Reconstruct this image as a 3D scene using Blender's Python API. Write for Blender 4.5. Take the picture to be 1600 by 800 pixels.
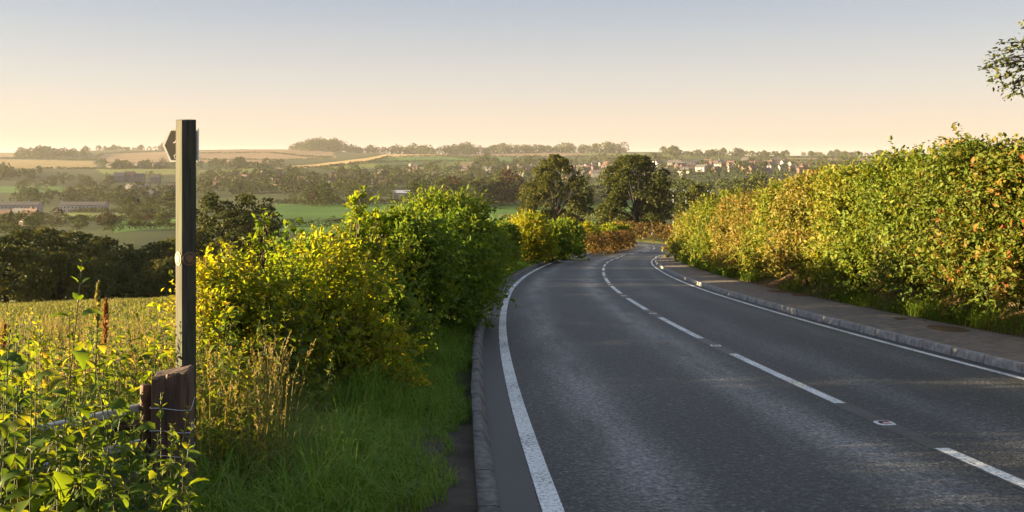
import bpy, math
import numpy as np
R = math.radians
rng = np.random.default_rng(7)
sc = bpy.context.scene
for o in list(bpy.data.objects):
    bpy.data.objects.remove(o)

# ------------------------------------------------------------------ camera, sky, sun, exposure
F = 1400.0; HZ = 250.0                      # focal length in photo pixels, eye-level row (lens shifted up, camera level)
cam_d = bpy.data.cameras.new('camera'); cam = bpy.data.objects.new('camera', cam_d)
sc.collection.objects.link(cam); sc.camera = cam
cam.location = (0, 0, 0); cam.rotation_euler = (R(90), 0, 0)
cam_d.sensor_width = 36.0; cam_d.lens = 36.0 * F / 1600.0
cam_d.shift_y = -(400 - HZ) / 1600.0
cam_d.clip_start = 0.1; cam_d.clip_end = 40000

SUN_AZ, SUN_EL = 92.0, 7.6                  # degrees left of the view direction, above the horizon
world = bpy.data.worlds.new('World'); sc.world = world; world.use_nodes = True
wt = world.node_tree; wn = wt.nodes; wl = wt.links
for n in list(wn): wn.remove(n)
sky = wn.new('ShaderNodeTexSky'); sky.sky_type = 'NISHITA'; sky.sun_disc = False
sky.sun_elevation = R(SUN_EL); sky.sun_rotation = R(-SUN_AZ)
sky.altitude = 100; sky.air_density = 1.0; sky.dust_density = 1.2; sky.ozone_density = 2.0
tint = wn.new('ShaderNodeMixRGB'); tint.blend_type = 'MIX'; tint.inputs[0].default_value = 0.82
tc = wn.new('ShaderNodeTexCoord'); sx = wn.new('ShaderNodeSeparateXYZ')
wr = wn.new('ShaderNodeValToRGB')
wl.new(tc.outputs['Generated'], sx.inputs[0]); wl.new(sx.outputs['Z'], wr.inputs['Fac'])
SKY_STOPS = [(0.0, (3.3, 2.44, 1.84)), (0.03, (3.15, 2.46, 1.95)), (0.085, (2.55, 2.28, 2.08)), (0.175, (1.6, 1.68, 1.93)), (0.4, (1.5, 1.75, 2.2)), (1.0, (1.3, 1.6, 2.1))]     # evening air by height over the horizon, mixed into the Nishita sky
def set_ramp(ramp, stops):
    el = ramp.elements
    while len(el) > 1: el.remove(el[-1])
    el[0].position = stops[0][0]; el[0].color = tuple(stops[0][1]) + (1,)
    for p, c in stops[1:]:
        e = el.new(p); e.color = tuple(c) + (1,)
set_ramp(wr.color_ramp, SKY_STOPS)
bg = wn.new('ShaderNodeBackground'); bg.inputs['Strength'].default_value = 0.054
wo = wn.new('ShaderNodeOutputWorld')
wl.new(sky.outputs['Color'], tint.inputs[1]); wl.new(wr.outputs['Color'], tint.inputs[2])
wl.new(tint.outputs[0], bg.inputs['Color']); wl.new(bg.outputs[0], wo.inputs['Surface'])

sun_d = bpy.data.lights.new('sun', 'SUN'); sun = bpy.data.objects.new('sun', sun_d)
sc.collection.objects.link(sun)
sun_d.energy = 5.0; sun_d.angle = R(0.6); sun_d.color = (1.0, 0.78, 0.42)
sdir = np.array([-math.sin(R(SUN_AZ)) * math.cos(R(SUN_EL)), math.cos(R(SUN_AZ)) * math.cos(R(SUN_EL)), math.sin(R(SUN_EL))])
from mathutils import Vector, Matrix
sun.rotation_euler = Vector(sdir).to_track_quat('Z', 'Y').to_euler()
sun.location = tuple(sdir * 200)

sc.view_settings.view_transform = 'Standard'; sc.view_settings.look = 'None'
sc.view_settings.exposure = 2.5; sc.view_settings.gamma = 1.0
sc.view_settings.use_curve_mapping = False
cy = sc.cycles
cy.max_bounces = 6; cy.diffuse_bounces = 3; cy.glossy_bounces = 2; cy.transmission_bounces = 4
cy.volume_bounces = 0; cy.transparent_max_bounces = 8; cy.sample_clamp_indirect = 8
cy.use_denoising = True; cy.caustics_reflective = False; cy.caustics_refractive = False

# ------------------------------------------------------------------ helpers
col = sc.collection
def link(o, parent=None):
    col.objects.link(o)
    if parent is not None: o.parent = parent
    return o
def tag(o, label=None, cat=None, group=None, kind=None):
    if label: o['label'] = label
    if cat: o['category'] = cat
    if group: o['group'] = group
    if kind: o['kind'] = kind
    return o
def empty(name, loc, rz=0.0):
    o = bpy.data.objects.new(name, None); o.empty_display_size = 0.2
    o.location = loc; o.rotation_euler = (0, 0, rz)
    return link(o)
def mesh_np(name, V, F4, mat, parent=None, attrs=None, uv=None, smooth=False, mat_idx=None, loc=None):
    """V (n,3), F4 (m,k) with one k for all faces"""
    V = np.asarray(V, dtype=np.float32); F4 = np.asarray(F4, dtype=np.int32)
    me = bpy.data.meshes.new(name)
    n, m, k = len(V), len(F4), F4.shape[1]
    me.vertices.add(n); me.vertices.foreach_set('co', V.ravel())
    me.loops.add(m * k); me.loops.foreach_set('vertex_index', F4.ravel())
    me.polygons.add(m); me.polygons.foreach_set('loop_start', np.arange(0, m * k, k, dtype=np.int32))
    if mat_idx is not None: me.polygons.foreach_set('material_index', np.asarray(mat_idx, dtype=np.int32))
    me.update(calc_edges=True)
    if attrs:
        for an, av in attrs.items():
            av = np.asarray(av, dtype=np.float32)
            if av.ndim == 1:
                a = me.attributes.new(an, 'FLOAT', 'POINT'); a.data.foreach_set('value', av)
            else:
                a = me.attributes.new(an, 'FLOAT_COLOR', 'POINT')
                a.data.foreach_set('color', np.concatenate([av, np.ones((n, 1), np.float32)], 1).ravel())
    if uv is not None:
        u = me.uv_layers.new(name='UVMap')
        u.data.foreach_set('uv', np.asarray(uv, dtype=np.float32)[F4.ravel()].ravel())
    if smooth: me.polygons.foreach_set('use_smooth', np.ones(m, dtype=bool))
    for mm in (mat if isinstance(mat, (list, tuple)) else [mat]): me.materials.append(mm)
    o = bpy.data.objects.new(name, me)
    if loc is not None: o.location = loc
    return link(o, parent)

class MB:
    """collects mixed polygons, links them as one mesh"""
    def __init__(s): s.v = []; s.f = []; s.m = []
    def add(s, vs, fs, mi=0):
        b = len(s.v); s.v += [tuple(p) for p in vs]; s.f += [tuple(b + i for i in f) for f in fs]; s.m += [mi] * len(fs)
    def box(s, c, d, rz=0.0, mi=0, taper=1.0):
        cx, cy_, cz = c; a, b, h = d[0] / 2, d[1] / 2, d[2] / 2; cr, sr = math.cos(rz), math.sin(rz); P = []
        for zz, t in ((-h, 1.0), (h, taper)):
            for xx, yy in ((-a, -b), (a, -b), (a, b), (-a, b)):
                P.append((cx + (xx * cr - yy * sr) * t, cy_ + (xx * sr + yy * cr) * t, cz + zz))
        s.add(P, [(3, 2, 1, 0), (4, 5, 6, 7), (0, 1, 5, 4), (1, 2, 6, 5), (2, 3, 7, 6), (3, 0, 4, 7)], mi)
    def tube(s, pts, rad, n=6, mi=0, cap=True):
        pts = [np.asarray(p, float) for p in pts]; rings = []
        if np.isscalar(rad): rad = [rad] * len(pts)
        for i, p in enumerate(pts):
            t = pts[min(i + 1, len(pts) - 1)] - pts[max(i - 1, 0)]; t = t / (np.linalg.norm(t) + 1e-9)
            a = np.cross(t, [0.0, 0, 1] if abs(t[2]) < 0.9 else [1.0, 0, 0]); a /= np.linalg.norm(a) + 1e-9; b = np.cross(t, a)
            rings.append([p + rad[i] * (math.cos(2 * math.pi * j / n) * a + math.sin(2 * math.pi * j / n) * b) for j in range(n)])
        V = [q for r in rings for q in r]; Fs = []
        for i in range(len(pts) - 1):
            for j in range(n):
                Fs.append((i * n + j, i * n + (j + 1) % n, (i + 1) * n + (j + 1) % n, (i + 1) * n + j))
        if cap: Fs.append(tuple(range(n))); Fs.append(tuple((len(pts) - 1) * n + j for j in reversed(range(n))))
        s.add(V, Fs, mi)
    def build(s, name, mat, parent=None, smooth=False, bevel=0.0, loc=None):
        me = bpy.data.meshes.new(name); me.from_pydata(s.v, [], s.f)
        for mm in (mat if isinstance(mat, (list, tuple)) else [mat]): me.materials.append(mm)
        me.polygons.foreach_set('material_index', np.array(s.m, dtype=np.int32))
        import bmesh
        bm = bmesh.new(); bm.from_mesh(me); bmesh.ops.recalc_face_normals(bm, faces=bm.faces)
        if bevel: bmesh.ops.bevel(bm, geom=list(bm.edges), offset=bevel, segments=2, affect='EDGES', profile=0.6)
        bm.to_mesh(me); bm.free()
        if smooth: me.polygons.foreach_set('use_smooth', np.ones(len(me.polygons), dtype=bool))
        o = bpy.data.objects.new(name, me)
        if loc is not None: o.location = loc
        return link(o, parent)

def copy_tree(o, parent=None):
    c = o.copy(); col.objects.link(c); c.parent = parent
    for ch in list(o.children): copy_tree(ch, c)
    return c

_wv = np.random.default_rng(3).normal(size=(10, 3)); _wp = np.random.default_rng(4).uniform(0, 6.28, 10)
def nz(P, scale, seed=0):
    """smooth pseudo noise, about -1..1"""
    P = np.asarray(P, float) * scale + seed * 13.7; r = 0
    for i in range(10):
        k = 1.0 + 0.35 * i
        r = r + np.sin(P @ (_wv[i] * k) + _wp[i] + seed) / (1 + 0.25 * i)
    return r / 3.4
def sstep(a, b, x):
    t = np.clip((x - a) / (b - a), 0, 1); return t * t * (3 - 2 * t)

# ------------------------------------------------------------------ materials
def new_mat(name):
    m = bpy.data.materials.new(name); m.use_nodes = True; nt = m.node_tree
    for n in list(nt.nodes): nt.nodes.remove(n)
    return m, nt, nt.nodes, nt.links
def ramp_node(N, stops):
    r = N.new('ShaderNodeValToRGB'); set_ramp(r.color_ramp, stops); return r
def leaf_mat(name, stops, trans=0.42, tgain=(1.6, 1.4, 0.6), rough=0.55, spec=0.18):
    m, nt, N, L = new_mat(name)
    a = N.new('ShaderNodeAttribute'); a.attribute_name = 'tint'
    oi = N.new('ShaderNodeObjectInfo')
    mt = N.new('ShaderNodeMath'); mt.operation = 'MULTIPLY_ADD'; mt.inputs[1].default_value = 0.30; mt.inputs[2].default_value = -0.15
    L.new(oi.outputs['Random'], mt.inputs[0])
    ad = N.new('ShaderNodeMath'); ad.operation = 'ADD'; ad.use_clamp = True
    L.new(a.outputs['Fac'], ad.inputs[0]); L.new(mt.outputs[0], ad.inputs[1])
    r = ramp_node(N, stops); L.new(ad.outputs[0], r.inputs['Fac'])
    p = N.new('ShaderNodeBsdfPrincipled'); p.inputs['Roughness'].default_value = rough
    p.inputs['Specular IOR Level'].default_value = spec
    L.new(r.outputs['Color'], p.inputs['Base Color'])
    mu = N.new('ShaderNodeMixRGB'); mu.blend_type = 'MULTIPLY'; mu.inputs[0].default_value = 1; mu.inputs[2].default_value = tuple(tgain) + (1,)
    L.new(r.outputs['Color'], mu.inputs[1])
    t = N.new('ShaderNodeBsdfTranslucent'); L.new(mu.outputs[0], t.inputs['Color'])
    mx = N.new('ShaderNodeMixShader'); mx.inputs[0].default_value = trans
    L.new(p.outputs[0], mx.inputs[1]); L.new(t.outputs[0], mx.inputs[2])
    o = N.new('ShaderNodeOutputMaterial'); L.new(mx.outputs[0], o.inputs['Surface'])
    return m
def plain_mat(name, c, rough=0.7, scale=0.0, var=0.3, metal=0.0, stretch=(1, 1, 1), c2=None, bump=0.0, coord='Object'):
    m, nt, N, L = new_mat(name)
    p = N.new('ShaderNodeBsdfPrincipled'); p.inputs['Roughness'].default_value = rough; p.inputs['Metallic'].default_value = metal
    o = N.new('ShaderNodeOutputMaterial'); L.new(p.outputs[0], o.inputs['Surface'])
    if scale:
        tcn = N.new('ShaderNodeTexCoord'); mp = N.new('ShaderNodeMapping'); mp.inputs['Scale'].default_value = stretch
        L.new(tcn.outputs[coord], mp.inputs['Vector'])
        n = N.new('ShaderNodeTexNoise'); n.inputs['Scale'].default_value = scale; n.inputs['Detail'].default_value = 6
        L.new(mp.outputs[0], n.inputs['Vector'])
        lo = c2 if c2 else tuple(x * (1 - var) for x in c)
        hi = c if c2 else tuple(min(1, x * (1 + var)) for x in c)
        r = ramp_node(N, [(0.32, lo), (0.68, hi)]); L.new(n.outputs['Fac'], r.inputs['Fac']); L.new(r.outputs[0], p.inputs['Base Color'])
        if bump:
            b = N.new('ShaderNodeBump'); b.inputs['Strength'].default_value = bump; b.inputs['Distance'].default_value = 0.02
            L.new(n.outputs['Fac'], b.inputs['Height']); L.new(b.outputs[0], p.inputs['Normal'])
    else:
        p.inputs['Base Color'].default_value = tuple(c) + (1,)
    return m

M = {}
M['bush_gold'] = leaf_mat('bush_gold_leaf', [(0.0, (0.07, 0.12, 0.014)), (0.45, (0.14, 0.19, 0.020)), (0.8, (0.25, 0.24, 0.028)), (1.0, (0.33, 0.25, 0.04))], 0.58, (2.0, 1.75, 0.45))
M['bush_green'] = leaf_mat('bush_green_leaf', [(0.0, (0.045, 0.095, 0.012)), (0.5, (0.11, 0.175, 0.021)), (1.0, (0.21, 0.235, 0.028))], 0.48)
M['hedge_green'] = leaf_mat('hedge_green_leaf', [(0.0, (0.045, 0.09, 0.012)), (0.5, (0.125, 0.17, 0.020)), (0.85, (0.22, 0.22, 0.03)), (1.0, (0.27, 0.22, 0.05))], 0.38)
M['hedge_tan'] = leaf_mat('hedge_tan_leaf', [(0.0, (0.05, 0.078, 0.014)), (0.4, (0.13, 0.145, 0.022)), (0.75, (0.23, 0.19, 0.042)), (1.0, (0.30, 0.19, 0.07))], 0.35)
M['hedge_red'] = leaf_mat('hedge_red_leaf', [(0.0, (0.045, 0.078, 0.012)), (0.6, (0.12, 0.15, 0.020)), (0.84, (0.22, 0.15, 0.032)), (1.0, (0.30, 0.07, 0.03))], 0.35)
M['nettle'] = leaf_mat('nettle_leaf', [(0.0, (0.035, 0.078, 0.012)), (0.5, (0.08, 0.135, 0.016)), (1.0, (0.17, 0.19, 0.025))], 0.58, (2.2, 1.75, 0.45), 0.5, 0.2)
M['grass'] = leaf_mat('grass_blade', [(0.0, (0.085, 0.165, 0.02)), (0.6, (0.17, 0.28, 0.03)), (0.9, (0.25, 0.31, 0.045)), (1.0, (0.32, 0.27, 0.10))], 0.4, (1.2, 1.2, 0.7))
M['straw'] = leaf_mat('dry_grass_blade', [(0.0, (0.075, 0.12, 0.022)), (0.4, (0.15, 0.165, 0.035)), (0.75, (0.24, 0.21, 0.07)), (1.0, (0.34, 0.24, 0.11))], 0.45, (1.3, 1.15, 0.7))
M['dock'] = leaf_mat('dock_spike', [(0.0, (0.16, 0.08, 0.03)), (1.0, (0.36, 0.17, 0.06))], 0.35, (1.3, 1.0, 0.7))
M['oak'] = leaf_mat('oak_leaf', [(0.0, (0.035, 0.050, 0.011)), (0.6, (0.085, 0.096, 0.018)), (1.0, (0.155, 0.145, 0.03))], 0.25, (1.3, 1.1, 0.6))
M['tree'] = leaf_mat('tree_leaf', [(0.0, (0.030, 0.050, 0.011)), (0.6, (0.070, 0.085, 0.016)), (1.0, (0.14, 0.13, 0.026))], 0.25, (1.3, 1.1, 0.6))
M['far_tree'] = leaf_mat('far_tree_leaf', [(0.0, (0.034, 0.052, 0.016)), (0.6, (0.068, 0.086, 0.021)), (1.0, (0.125, 0.12, 0.03))], 0.15, (1.3, 1.1, 0.6), 0.8, 0.1)
M['copper_tree'] = leaf_mat('copper_tree_leaf', [(0.0, (0.045, 0.022, 0.014)), (1.0, (0.09, 0.042, 0.022))], 0.15, (1.2, 1, 0.8), 0.8, 0.1)
M['brown_hedge'] = leaf_mat('brown_hedge_leaf', [(0.0, (0.06, 0.055, 0.014)), (0.6, (0.14, 0.085, 0.025)), (1.0, (0.20, 0.12, 0.035))], 0.25)
M['bark'] = plain_mat('bark', (0.032, 0.025, 0.018), 0.9, 6, 0.5, stretch=(1, 1, 0.2), bump=0.6)
M['twig'] = plain_mat('twig', (0.085, 0.062, 0.036), 0.85, 8, 0.4)
M['green_stem'] = plain_mat('green_stem', (0.085, 0.09, 0.025), 0.6, 9, 0.5)

# ------------------------------------------------------------------ terrain and road functions (metres, eye at the origin)
ZK = np.array([3, 6, 10, 30, 75, 100, 130, 180, 250, 400, 600, 800, 1100, 1500, 2000, 2600, 3300, 3800, 6500.])
COLS = np.array([-500, 0, 220, 450, 640, 860, 1000, 1200, 1500, 2100.])
DROP = np.array([
    [2.2, 2.6, 3.3, 5.8, 12.2, 16, 19, 23, 27, 34, 42, 46, 43, 30, 13, 0, -24, -30, 30],
    [2.2, 2.6, 3.3, 5.8, 12.2, 16, 19, 23, 27, 34, 42, 46, 43, 30, 13, 0, -24, -30, 30],
    [2.2, 2.6, 3.2, 5.8, 11.8, 15.5, 18, 22, 26, 30, 39, 43, 40, 29, 11, -2, -33, -42, 30],
    [2.2, 2.5, 3.1, 5.5, 10, 13.5, 17, 22, 26, 31, 31, 36, 33, 22, 9, -5, -36, -44, 30],
    [2.2, 2.4, 2.8, 4.6, 8.9, 12, 16, 20, 25, 30, 30, 35, 32, 21, 5, -13, -21, -22, 30],
    [2.2, 2.4, 2.7, 4.4, 8.2, 9.9, 12.2, 15.5, 21, 29, 29, 33, 29, 20, 8, -9, -27, -30, 30],
    [2.2, 2.4, 2.7, 4.4, 8.2, 9.9, 11.8, 14.8, 20, 27, 28, 29, 22, 13, 3, -10, -28, -32, 30],
    [2.2, 2.4, 2.7, 4.2, 8.0, 9.7, 11.5, 14, 18, 24, 26, 24, 18, 10, 1, -8, -15, -17, 24],
    [2.0, 2.2, 2.4, 3.4, 6.8, 8.8, 10.8, 13.5, 17, 23, 25, 23, 17, 10, 1, -7, -14, -16, 24],
    [2.0, 2.2, 2.4, 3.4, 6.8, 8.8, 10.8, 13.5, 17, 23, 25, 23, 17, 10, 1, -7, -14, -16, 24]])
LZ = np.log(ZK)
def terrain_base(x, y):
    x = np.asarray(x, float); y = np.asarray(y, float)
    rr = np.hypot(x, y)
    ya = np.maximum(y, 0.30 * rr) + 1e-6
    c = np.clip(800 + F * x / ya, COLS[0], COLS[-1]); lz = np.log(np.clip(np.maximum(ya, 0.55 * rr), 3, 6400))
    i = np.clip(np.searchsorted(COLS, c) - 1, 0, len(COLS) - 2); t = (c - COLS[i]) / (COLS[i + 1] - COLS[i]); t = t * t * (3 - 2 * t)
    j = np.clip(np.searchsorted(LZ, lz) - 1, 0, len(LZ) - 2); u = (lz - LZ[j]) / (LZ[j + 1] - LZ[j])
    def herm(k):
        D = DROP[k, :]
        d0 = np.gradient(DROP, LZ, axis=1)
        h = (LZ[j + 1] - LZ[j]); a = DROP[k, j]; b = DROP[k, j + 1]; da = d0[k, j] * h; db = d0[k, j + 1] * h
        return a * (1 + 2 * u) * (1 - u) ** 2 + da * u * (1 - u) ** 2 + b * u * u * (3 - 2 * u) + db * u * u * (u - 1)
    z = -(herm(i) * (1 - t) + herm(i + 1) * t)
    back = sstep(0, -60, y)
    return z * (1 - back) + back * (-1.86 - 0.0843 * y * np.exp(-np.abs(y) / 200))
def road_drop(y):
    y = np.asarray(y, float)
    return 1.86 + np.where(y < 80, 0.0843 * y, 0.0843 * 80 + 0.062 * (y - 80))
CL = np.array([(-70, 24.), (-40, 11.4), (-20, 6.9), (-5, 4.75), (6.7, 3.82), (14.2, 3.46), (20.3, 3.36), (26.3, 3.42), (32.1, 3.62), (41.3, 4.25),
               (53.1, 5.45), (62, 6.6), (70, 7.9), (76.5, 9.2), (81.4, 10.1), (86, 11.6), (91.5, 13.6), (97, 15.3), (103, 16.4), (109, 16.7), (114, 16.1), (119.5, 14.3),
               (124, 10.5), (127, 5.5), (129, 0), (131, -8), (133, -18)])[:, ::-1]
def catmull(P, n=12):
    out = []
    Q = np.vstack([2 * P[0] - P[1], P, 2 * P[-1] - P[-2]])
    for i in range(1, len(Q) - 2):
        p0, p1, p2, p3 = Q[i - 1:i + 3]
        for t in np.linspace(0, 1, n, endpoint=False):
            out.append(0.5 * ((2 * p1) + (-p0 + p2) * t + (2 * p0 - 5 * p1 + 4 * p2 - p3) * t * t + (-p0 + 3 * p1 - 3 * p2 + p3) * t ** 3))
    out.append(P[-1]); return np.array(out)
_c = catmull(CL); _s = np.r_[0, np.cumsum(np.linalg.norm(np.diff(_c, axis=0), axis=1))]
DS = 0.4
RS = np.arange(0, _s[-1], DS); RC = np.c_[np.interp(RS, _s, _c[:, 0]), np.interp(RS, _s, _c[:, 1])]
for _ in range(30):
    RC[1:-1] = 0.25 * RC[:-2] + 0.5 * RC[1:-1] + 0.25 * RC[2:]
RT = np.gradient(RC, axis=0); RT /= np.linalg.norm(RT, axis=1)[:, None]
RN = np.c_[RT[:, 1], -RT[:, 0]]                                   # to the right
RZ = -road_drop(RC[:, 1])
_k = np.ones(41) / 41; RZ = np.r_[RZ[:20], np.convolve(RZ, _k, 'valid'), RZ[-20:]]
S0 = RS[np.argmin(np.abs(RC[:, 1] - 0))]                          # arc length abreast of the camera
def s_at_y(y): return RS[np.argmin(np.abs(RC[:, 1] - y) + 1000 * (RC[:, 0] < -30))]
def road_pt(s, d, dz=0.0):
    s = np.asarray(s, float); d = np.asarray(d, float)
    x = np.interp(s, RS, RC[:, 0]); y = np.interp(s, RS, RC[:, 1]); nx = np.interp(s, RS, RN[:, 0]); ny = np.interp(s, RS, RN[:, 1])
    z = np.interp(s, RS, RZ)
    return np.stack([x + nx * d, y + ny * d, z + dz], -1)
def road_near(x, y):
    x = np.asarray(x, float).ravel(); y = np.asarray(y, float).ravel(); d = np.full(len(x), 999.0); s = np.zeros(len(x)); zr = np.zeros(len(x))
    sel = np.where((np.abs(x) < 90) & (y > -110) & (y < 200))[0]
    for a in range(0, len(sel), 20000):
        q = sel[a:a + 20000]
        D2 = (x[q, None] - RC[None, ::2, 0]) ** 2 + (y[q, None] - RC[None, ::2, 1]) ** 2
        k = D2.argmin(1) * 2
        dx = x[q] - RC[k, 0]; dy = y[q] - RC[k, 1]
        dd = dx * RN[k, 0] + dy * RN[k, 1]; tt = dx * RT[k, 0] + dy * RT[k, 1]
        d[q] = np.where(np.abs(tt) > 1.0, np.sign(dd) * np.hypot(dd, tt), dd); s[q] = RS[k] + np.clip(tt, -1, 1)
        zr[q] = np.interp(s[q], RS, RZ)
    return d, s, zr
KL, KR = -3.93, 3.30                                              # kerb faces
def cross_left(a):                                                # height over the road, a = metres outside the left kerb back
    return np.where(a < 1.6, -0.03 + 0.07 * sstep(0.05, 0.6, a), 0.04 - 0.17 * (a - 1.6))
def cross_right(a, bk=1.0):                                               # a = metres outside the right kerb back
    return 0.11 + 0.03 * np.clip(a, 0, 1.5) + 1.25 * sstep(1.5, 4.2, a) * bk
def ground_z(x, y, carve=False):
    sh = np.shape(x); x = np.ravel(np.asarray(x, float)); y = np.ravel(np.asarray(y, float))
    T = terrain_base(x, y)
    far = sstep(30, 300, np.hypot(x, y))
    P = np.c_[x, y, 0 * x]
    T = T + far * (nz(P, 0.012, 1) * 0.7 + nz(P, 0.003, 2) * 2.0 * sstep(500, 1500, np.hypot(x, y)))
    d, s, zr = road_near(x, y)
    L = d < 0; a = np.where(L, KL - 0.14 - d, d - KR - 0.13)
    cs = np.where(L, cross_left(np.clip(a, 0, 30)), cross_right(np.clip(a, 0, 30), 1 - sstep(86, 98, y)))
    w = np.where(L, sstep(2.5, 11, a), sstep(6, 26, a))
    z = np.where(d > 900, T, (zr + cs) * (1 - w) + T * w)
    P2 = np.c_[x, y, 0 * x]
    z = z + np.where(a > 0.1, nz(P2, 1.1, 5) * 0.035 * sstep(0.2, 1.2, a), 0)
    if carve: z = np.where(a < -0.07, zr - 0.28, z)
    return z.reshape(sh)
def gz(x, y): return float(ground_z(np.array([x]), np.array([y]))[0])
def at(px, Z): return ((px - 800) * Z / F, Z)                      # photo column and distance -> plan position
_ZM = np.exp(np.linspace(math.log(25), math.log(3700), 500))
def hit(px, row):
    """where the line of sight through that spot of the photo meets the ground -> real plan position"""
    x = (px - 800) * _ZM / F; rows = HZ - F * ground_z(x, _ZM) / _ZM
    ok = np.where((rows <= row) & (_ZM > 250))[0]
    k = ok[0] if len(ok) else int(np.argmin(rows + 1e4 * (_ZM < 250)))
    return x[k], _ZM[k]

# ------------------------------------------------------------------ ground sheet with its fields
ang = np.r_[np.arange(-180, -36, 3.0), np.arange(-36, 36, 0.16), np.arange(36, 180.01, 3.0)]
rad = np.exp(np.arange(math.log(0.6), math.log(6400), 0.0095))
A, RR = np.meshgrid(np.radians(ang), rad)
gx = RR * np.sin(A); gy = RR * np.cos(A)
gzv = ground_z(gx, gy, carve=True)
nr, na = gx.shape
GV = np.stack([gx, gy, gzv], -1).reshape(-1, 3)
idx = np.arange(nr * na).reshape(nr, na)
GF = np.stack([idx[:-1, :-1], idx[:-1, 1:], idx[1:, 1:], idx[1:, :-1]], -1).reshape(-1, 4)
c0 = len(GV); GV = np.vstack([GV, [[0, 0, gz(0, 0)]]])
def in_poly(X, Y, poly):
    r = np.zeros(X.shape, bool); n = len(poly)
    for i in range(n):
        (x1, y1), (x2, y2) = poly[i], poly[i - 1]
        if y1 == y2: continue
        r ^= ((y1 > Y) != (y2 > Y)) & (X < (x2 - x1) * (Y - y1) / (y2 - y1) + x1)
    return r
STRAW, WHEAT, TAN, GREEN, DGREEN, LIME = (0.27, 0.20, 0.08), (0.48, 0.32, 0.14), (0.24, 0.16, 0.09), (0.075, 0.15, 0.028), (0.055, 0.10, 0.025), (0.15, 0.17, 0.04)
FIELDS = [
    ([(0, 249), (145, 252), (150, 262), (60, 264), (0, 262)], STRAW), ([(-300, 238), (25, 238), (25, 247), (-300, 247)], TAN),
    ([(-300, 249), (0, 249), (0, 262), (-300, 264)], TAN),
    ([(148, 251), (160, 241), (275, 237), (420, 232), (420, 259), (275, 252), (200, 254)], TAN), ([(150, 264), (275, 264), (275, 273), (160, 272)], LIME),
    ([(310, 266), (420, 262), (420, 276), (310, 272)], LIME), ([(90, 333), (205, 334), (205, 344), (108, 344)], LIME),
    ([(170, 346), (300, 340), (300, 358), (180, 364)], GREEN), ([(-50, 290), (100, 292), (100, 301), (-50, 301)], GREEN),
    ([(420, 231), (520, 237), (525, 247), (420, 250)], TAN),
    ([(425, 263), (500, 256), (585, 245), (605, 241), (700, 241), (700, 244), (605, 246), (575, 254), (500, 261), (440, 264)], WHEAT),
    ([(580, 253), (605, 246), (700, 244), (757, 251), (685, 253)], GREEN), ([(600, 262), (660, 261), (660, 253), (585, 254)], DGREEN),
    ([(560, 271), (660, 261), (690, 253), (766, 252), (760, 263), (700, 271), (620, 275)], LIME), ([(500, 262), (585, 255), (600, 261), (540, 268)], LIME),
    ([(752, 244), (810, 244), (800, 253), (772, 252)], GREEN), ([(735, 239.5), (960, 239.5), (960, 243.5), (735, 243.5)], TAN),
    ([(900, 236), (1015, 236), (1015, 243), (925, 245)], LIME),
    ([(430, 318), (640, 318), (1000, 313), (1060, 318), (1000, 356), (430, 362)], GREEN), ([(880, 330), (980, 331), (980, 341), (880, 341)], LIME),
    ([(780, 336), (840, 333), (840, 339), (780, 341)], LIME),
    ([(1170, 252), (1230, 247), (1400, 248), (1345, 255), (1240, 258)], TAN), ([(1245, 258), (1350, 255), (1400, 262), (1280, 265)], GREEN),
    ([(1040, 240), (1180, 241), (1180, 249), (1040, 247)], LIME), ([(1180, 243), (1400, 243), (1400, 247), (1180, 247)], DGREEN)]
X, Y = GV[:, 0], GV[:, 1]
dist = np.hypot(X, Y)
fc = np.tile(np.array([0.055, 0.065, 0.022]), (len(GV), 1))
d_, s_, zr_ = road_near(X, Y)
mead = (X < -2.5 - 0.07 * Y) & (Y > 4) & (Y < 125) & (d_ < -7)
fc[mead] = (0.20, 0.19, 0.06)
for poly, c in FIELDS:
    W = [hit(px, row) for px, row in poly]
    fc[in_poly(X, Y, W) & (dist > 200)] = c
soil = (np.abs(d_) < 9.5) & (dist < 200)
fc[soil & (d_ < 0)] = (0.045, 0.055, 0.022)
fc[soil & (d_ > 0)] = (0.12, 0.075, 0.045)
fc[(d_ < KL) & (d_ > KL - 0.75) & (Y < 9)] = (0.085, 0.07, 0.058)
fc[soil & (Y > 94)] = (0.10, 0.11, 0.03)
m, nt, N, L = new_mat('ground')
a = N.new('ShaderNodeAttribute'); a.attribute_name = 'field'
tcn = N.new('ShaderNodeTexCoord')
n1 = N.new('ShaderNodeTexNoise'); n1.inputs['Scale'].default_value = 0.02; n1.inputs['Detail'].default_value = 9; n1.inputs['Roughness'].default_value = 0.65
L.new(tcn.outputs['Object'], n1.inputs['Vector'])
n2 = N.new('ShaderNodeTexNoise'); n2.inputs['Scale'].default_value = 2.5; n2.inputs['Detail'].default_value = 8; n2.inputs['Roughness'].default_value = 0.7
L.new(tcn.outputs['Object'], n2.inputs['Vector'])
r1 = ramp_node(N, [(0.3, (0.72, 0.74, 0.72)), (0.7, (1.28, 1.24, 1.2))]); L.new(n1.outputs['Fac'], r1.inputs['Fac'])
r2 = ramp_node(N, [(0.3, (0.6, 0.6, 0.6)), (0.7, (1.35, 1.35, 1.35))]); L.new(n2.outputs['Fac'], r2.inputs['Fac'])
x1 = N.new('ShaderNodeMixRGB'); x1.blend_type = 'MULTIPLY'; x1.inputs[0].default_value = 1
x2 = N.new('ShaderNodeMixRGB'); x2.blend_type = 'MULTIPLY'; x2.inputs[0].default_value = 1
L.new(a.outputs['Color'], x1.inputs[1]); L.new(r1.outputs[0], x1.inputs[2]); L.new(x1.outputs[0], x2.inputs[1]); L.new(r2.outputs[0], x2.inputs[2])
p = N.new('ShaderNodeBsdfPrincipled'); p.inputs['Roughness'].default_value = 0.95; p.inputs['Specular IOR Level'].default_value = 0.1
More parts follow.
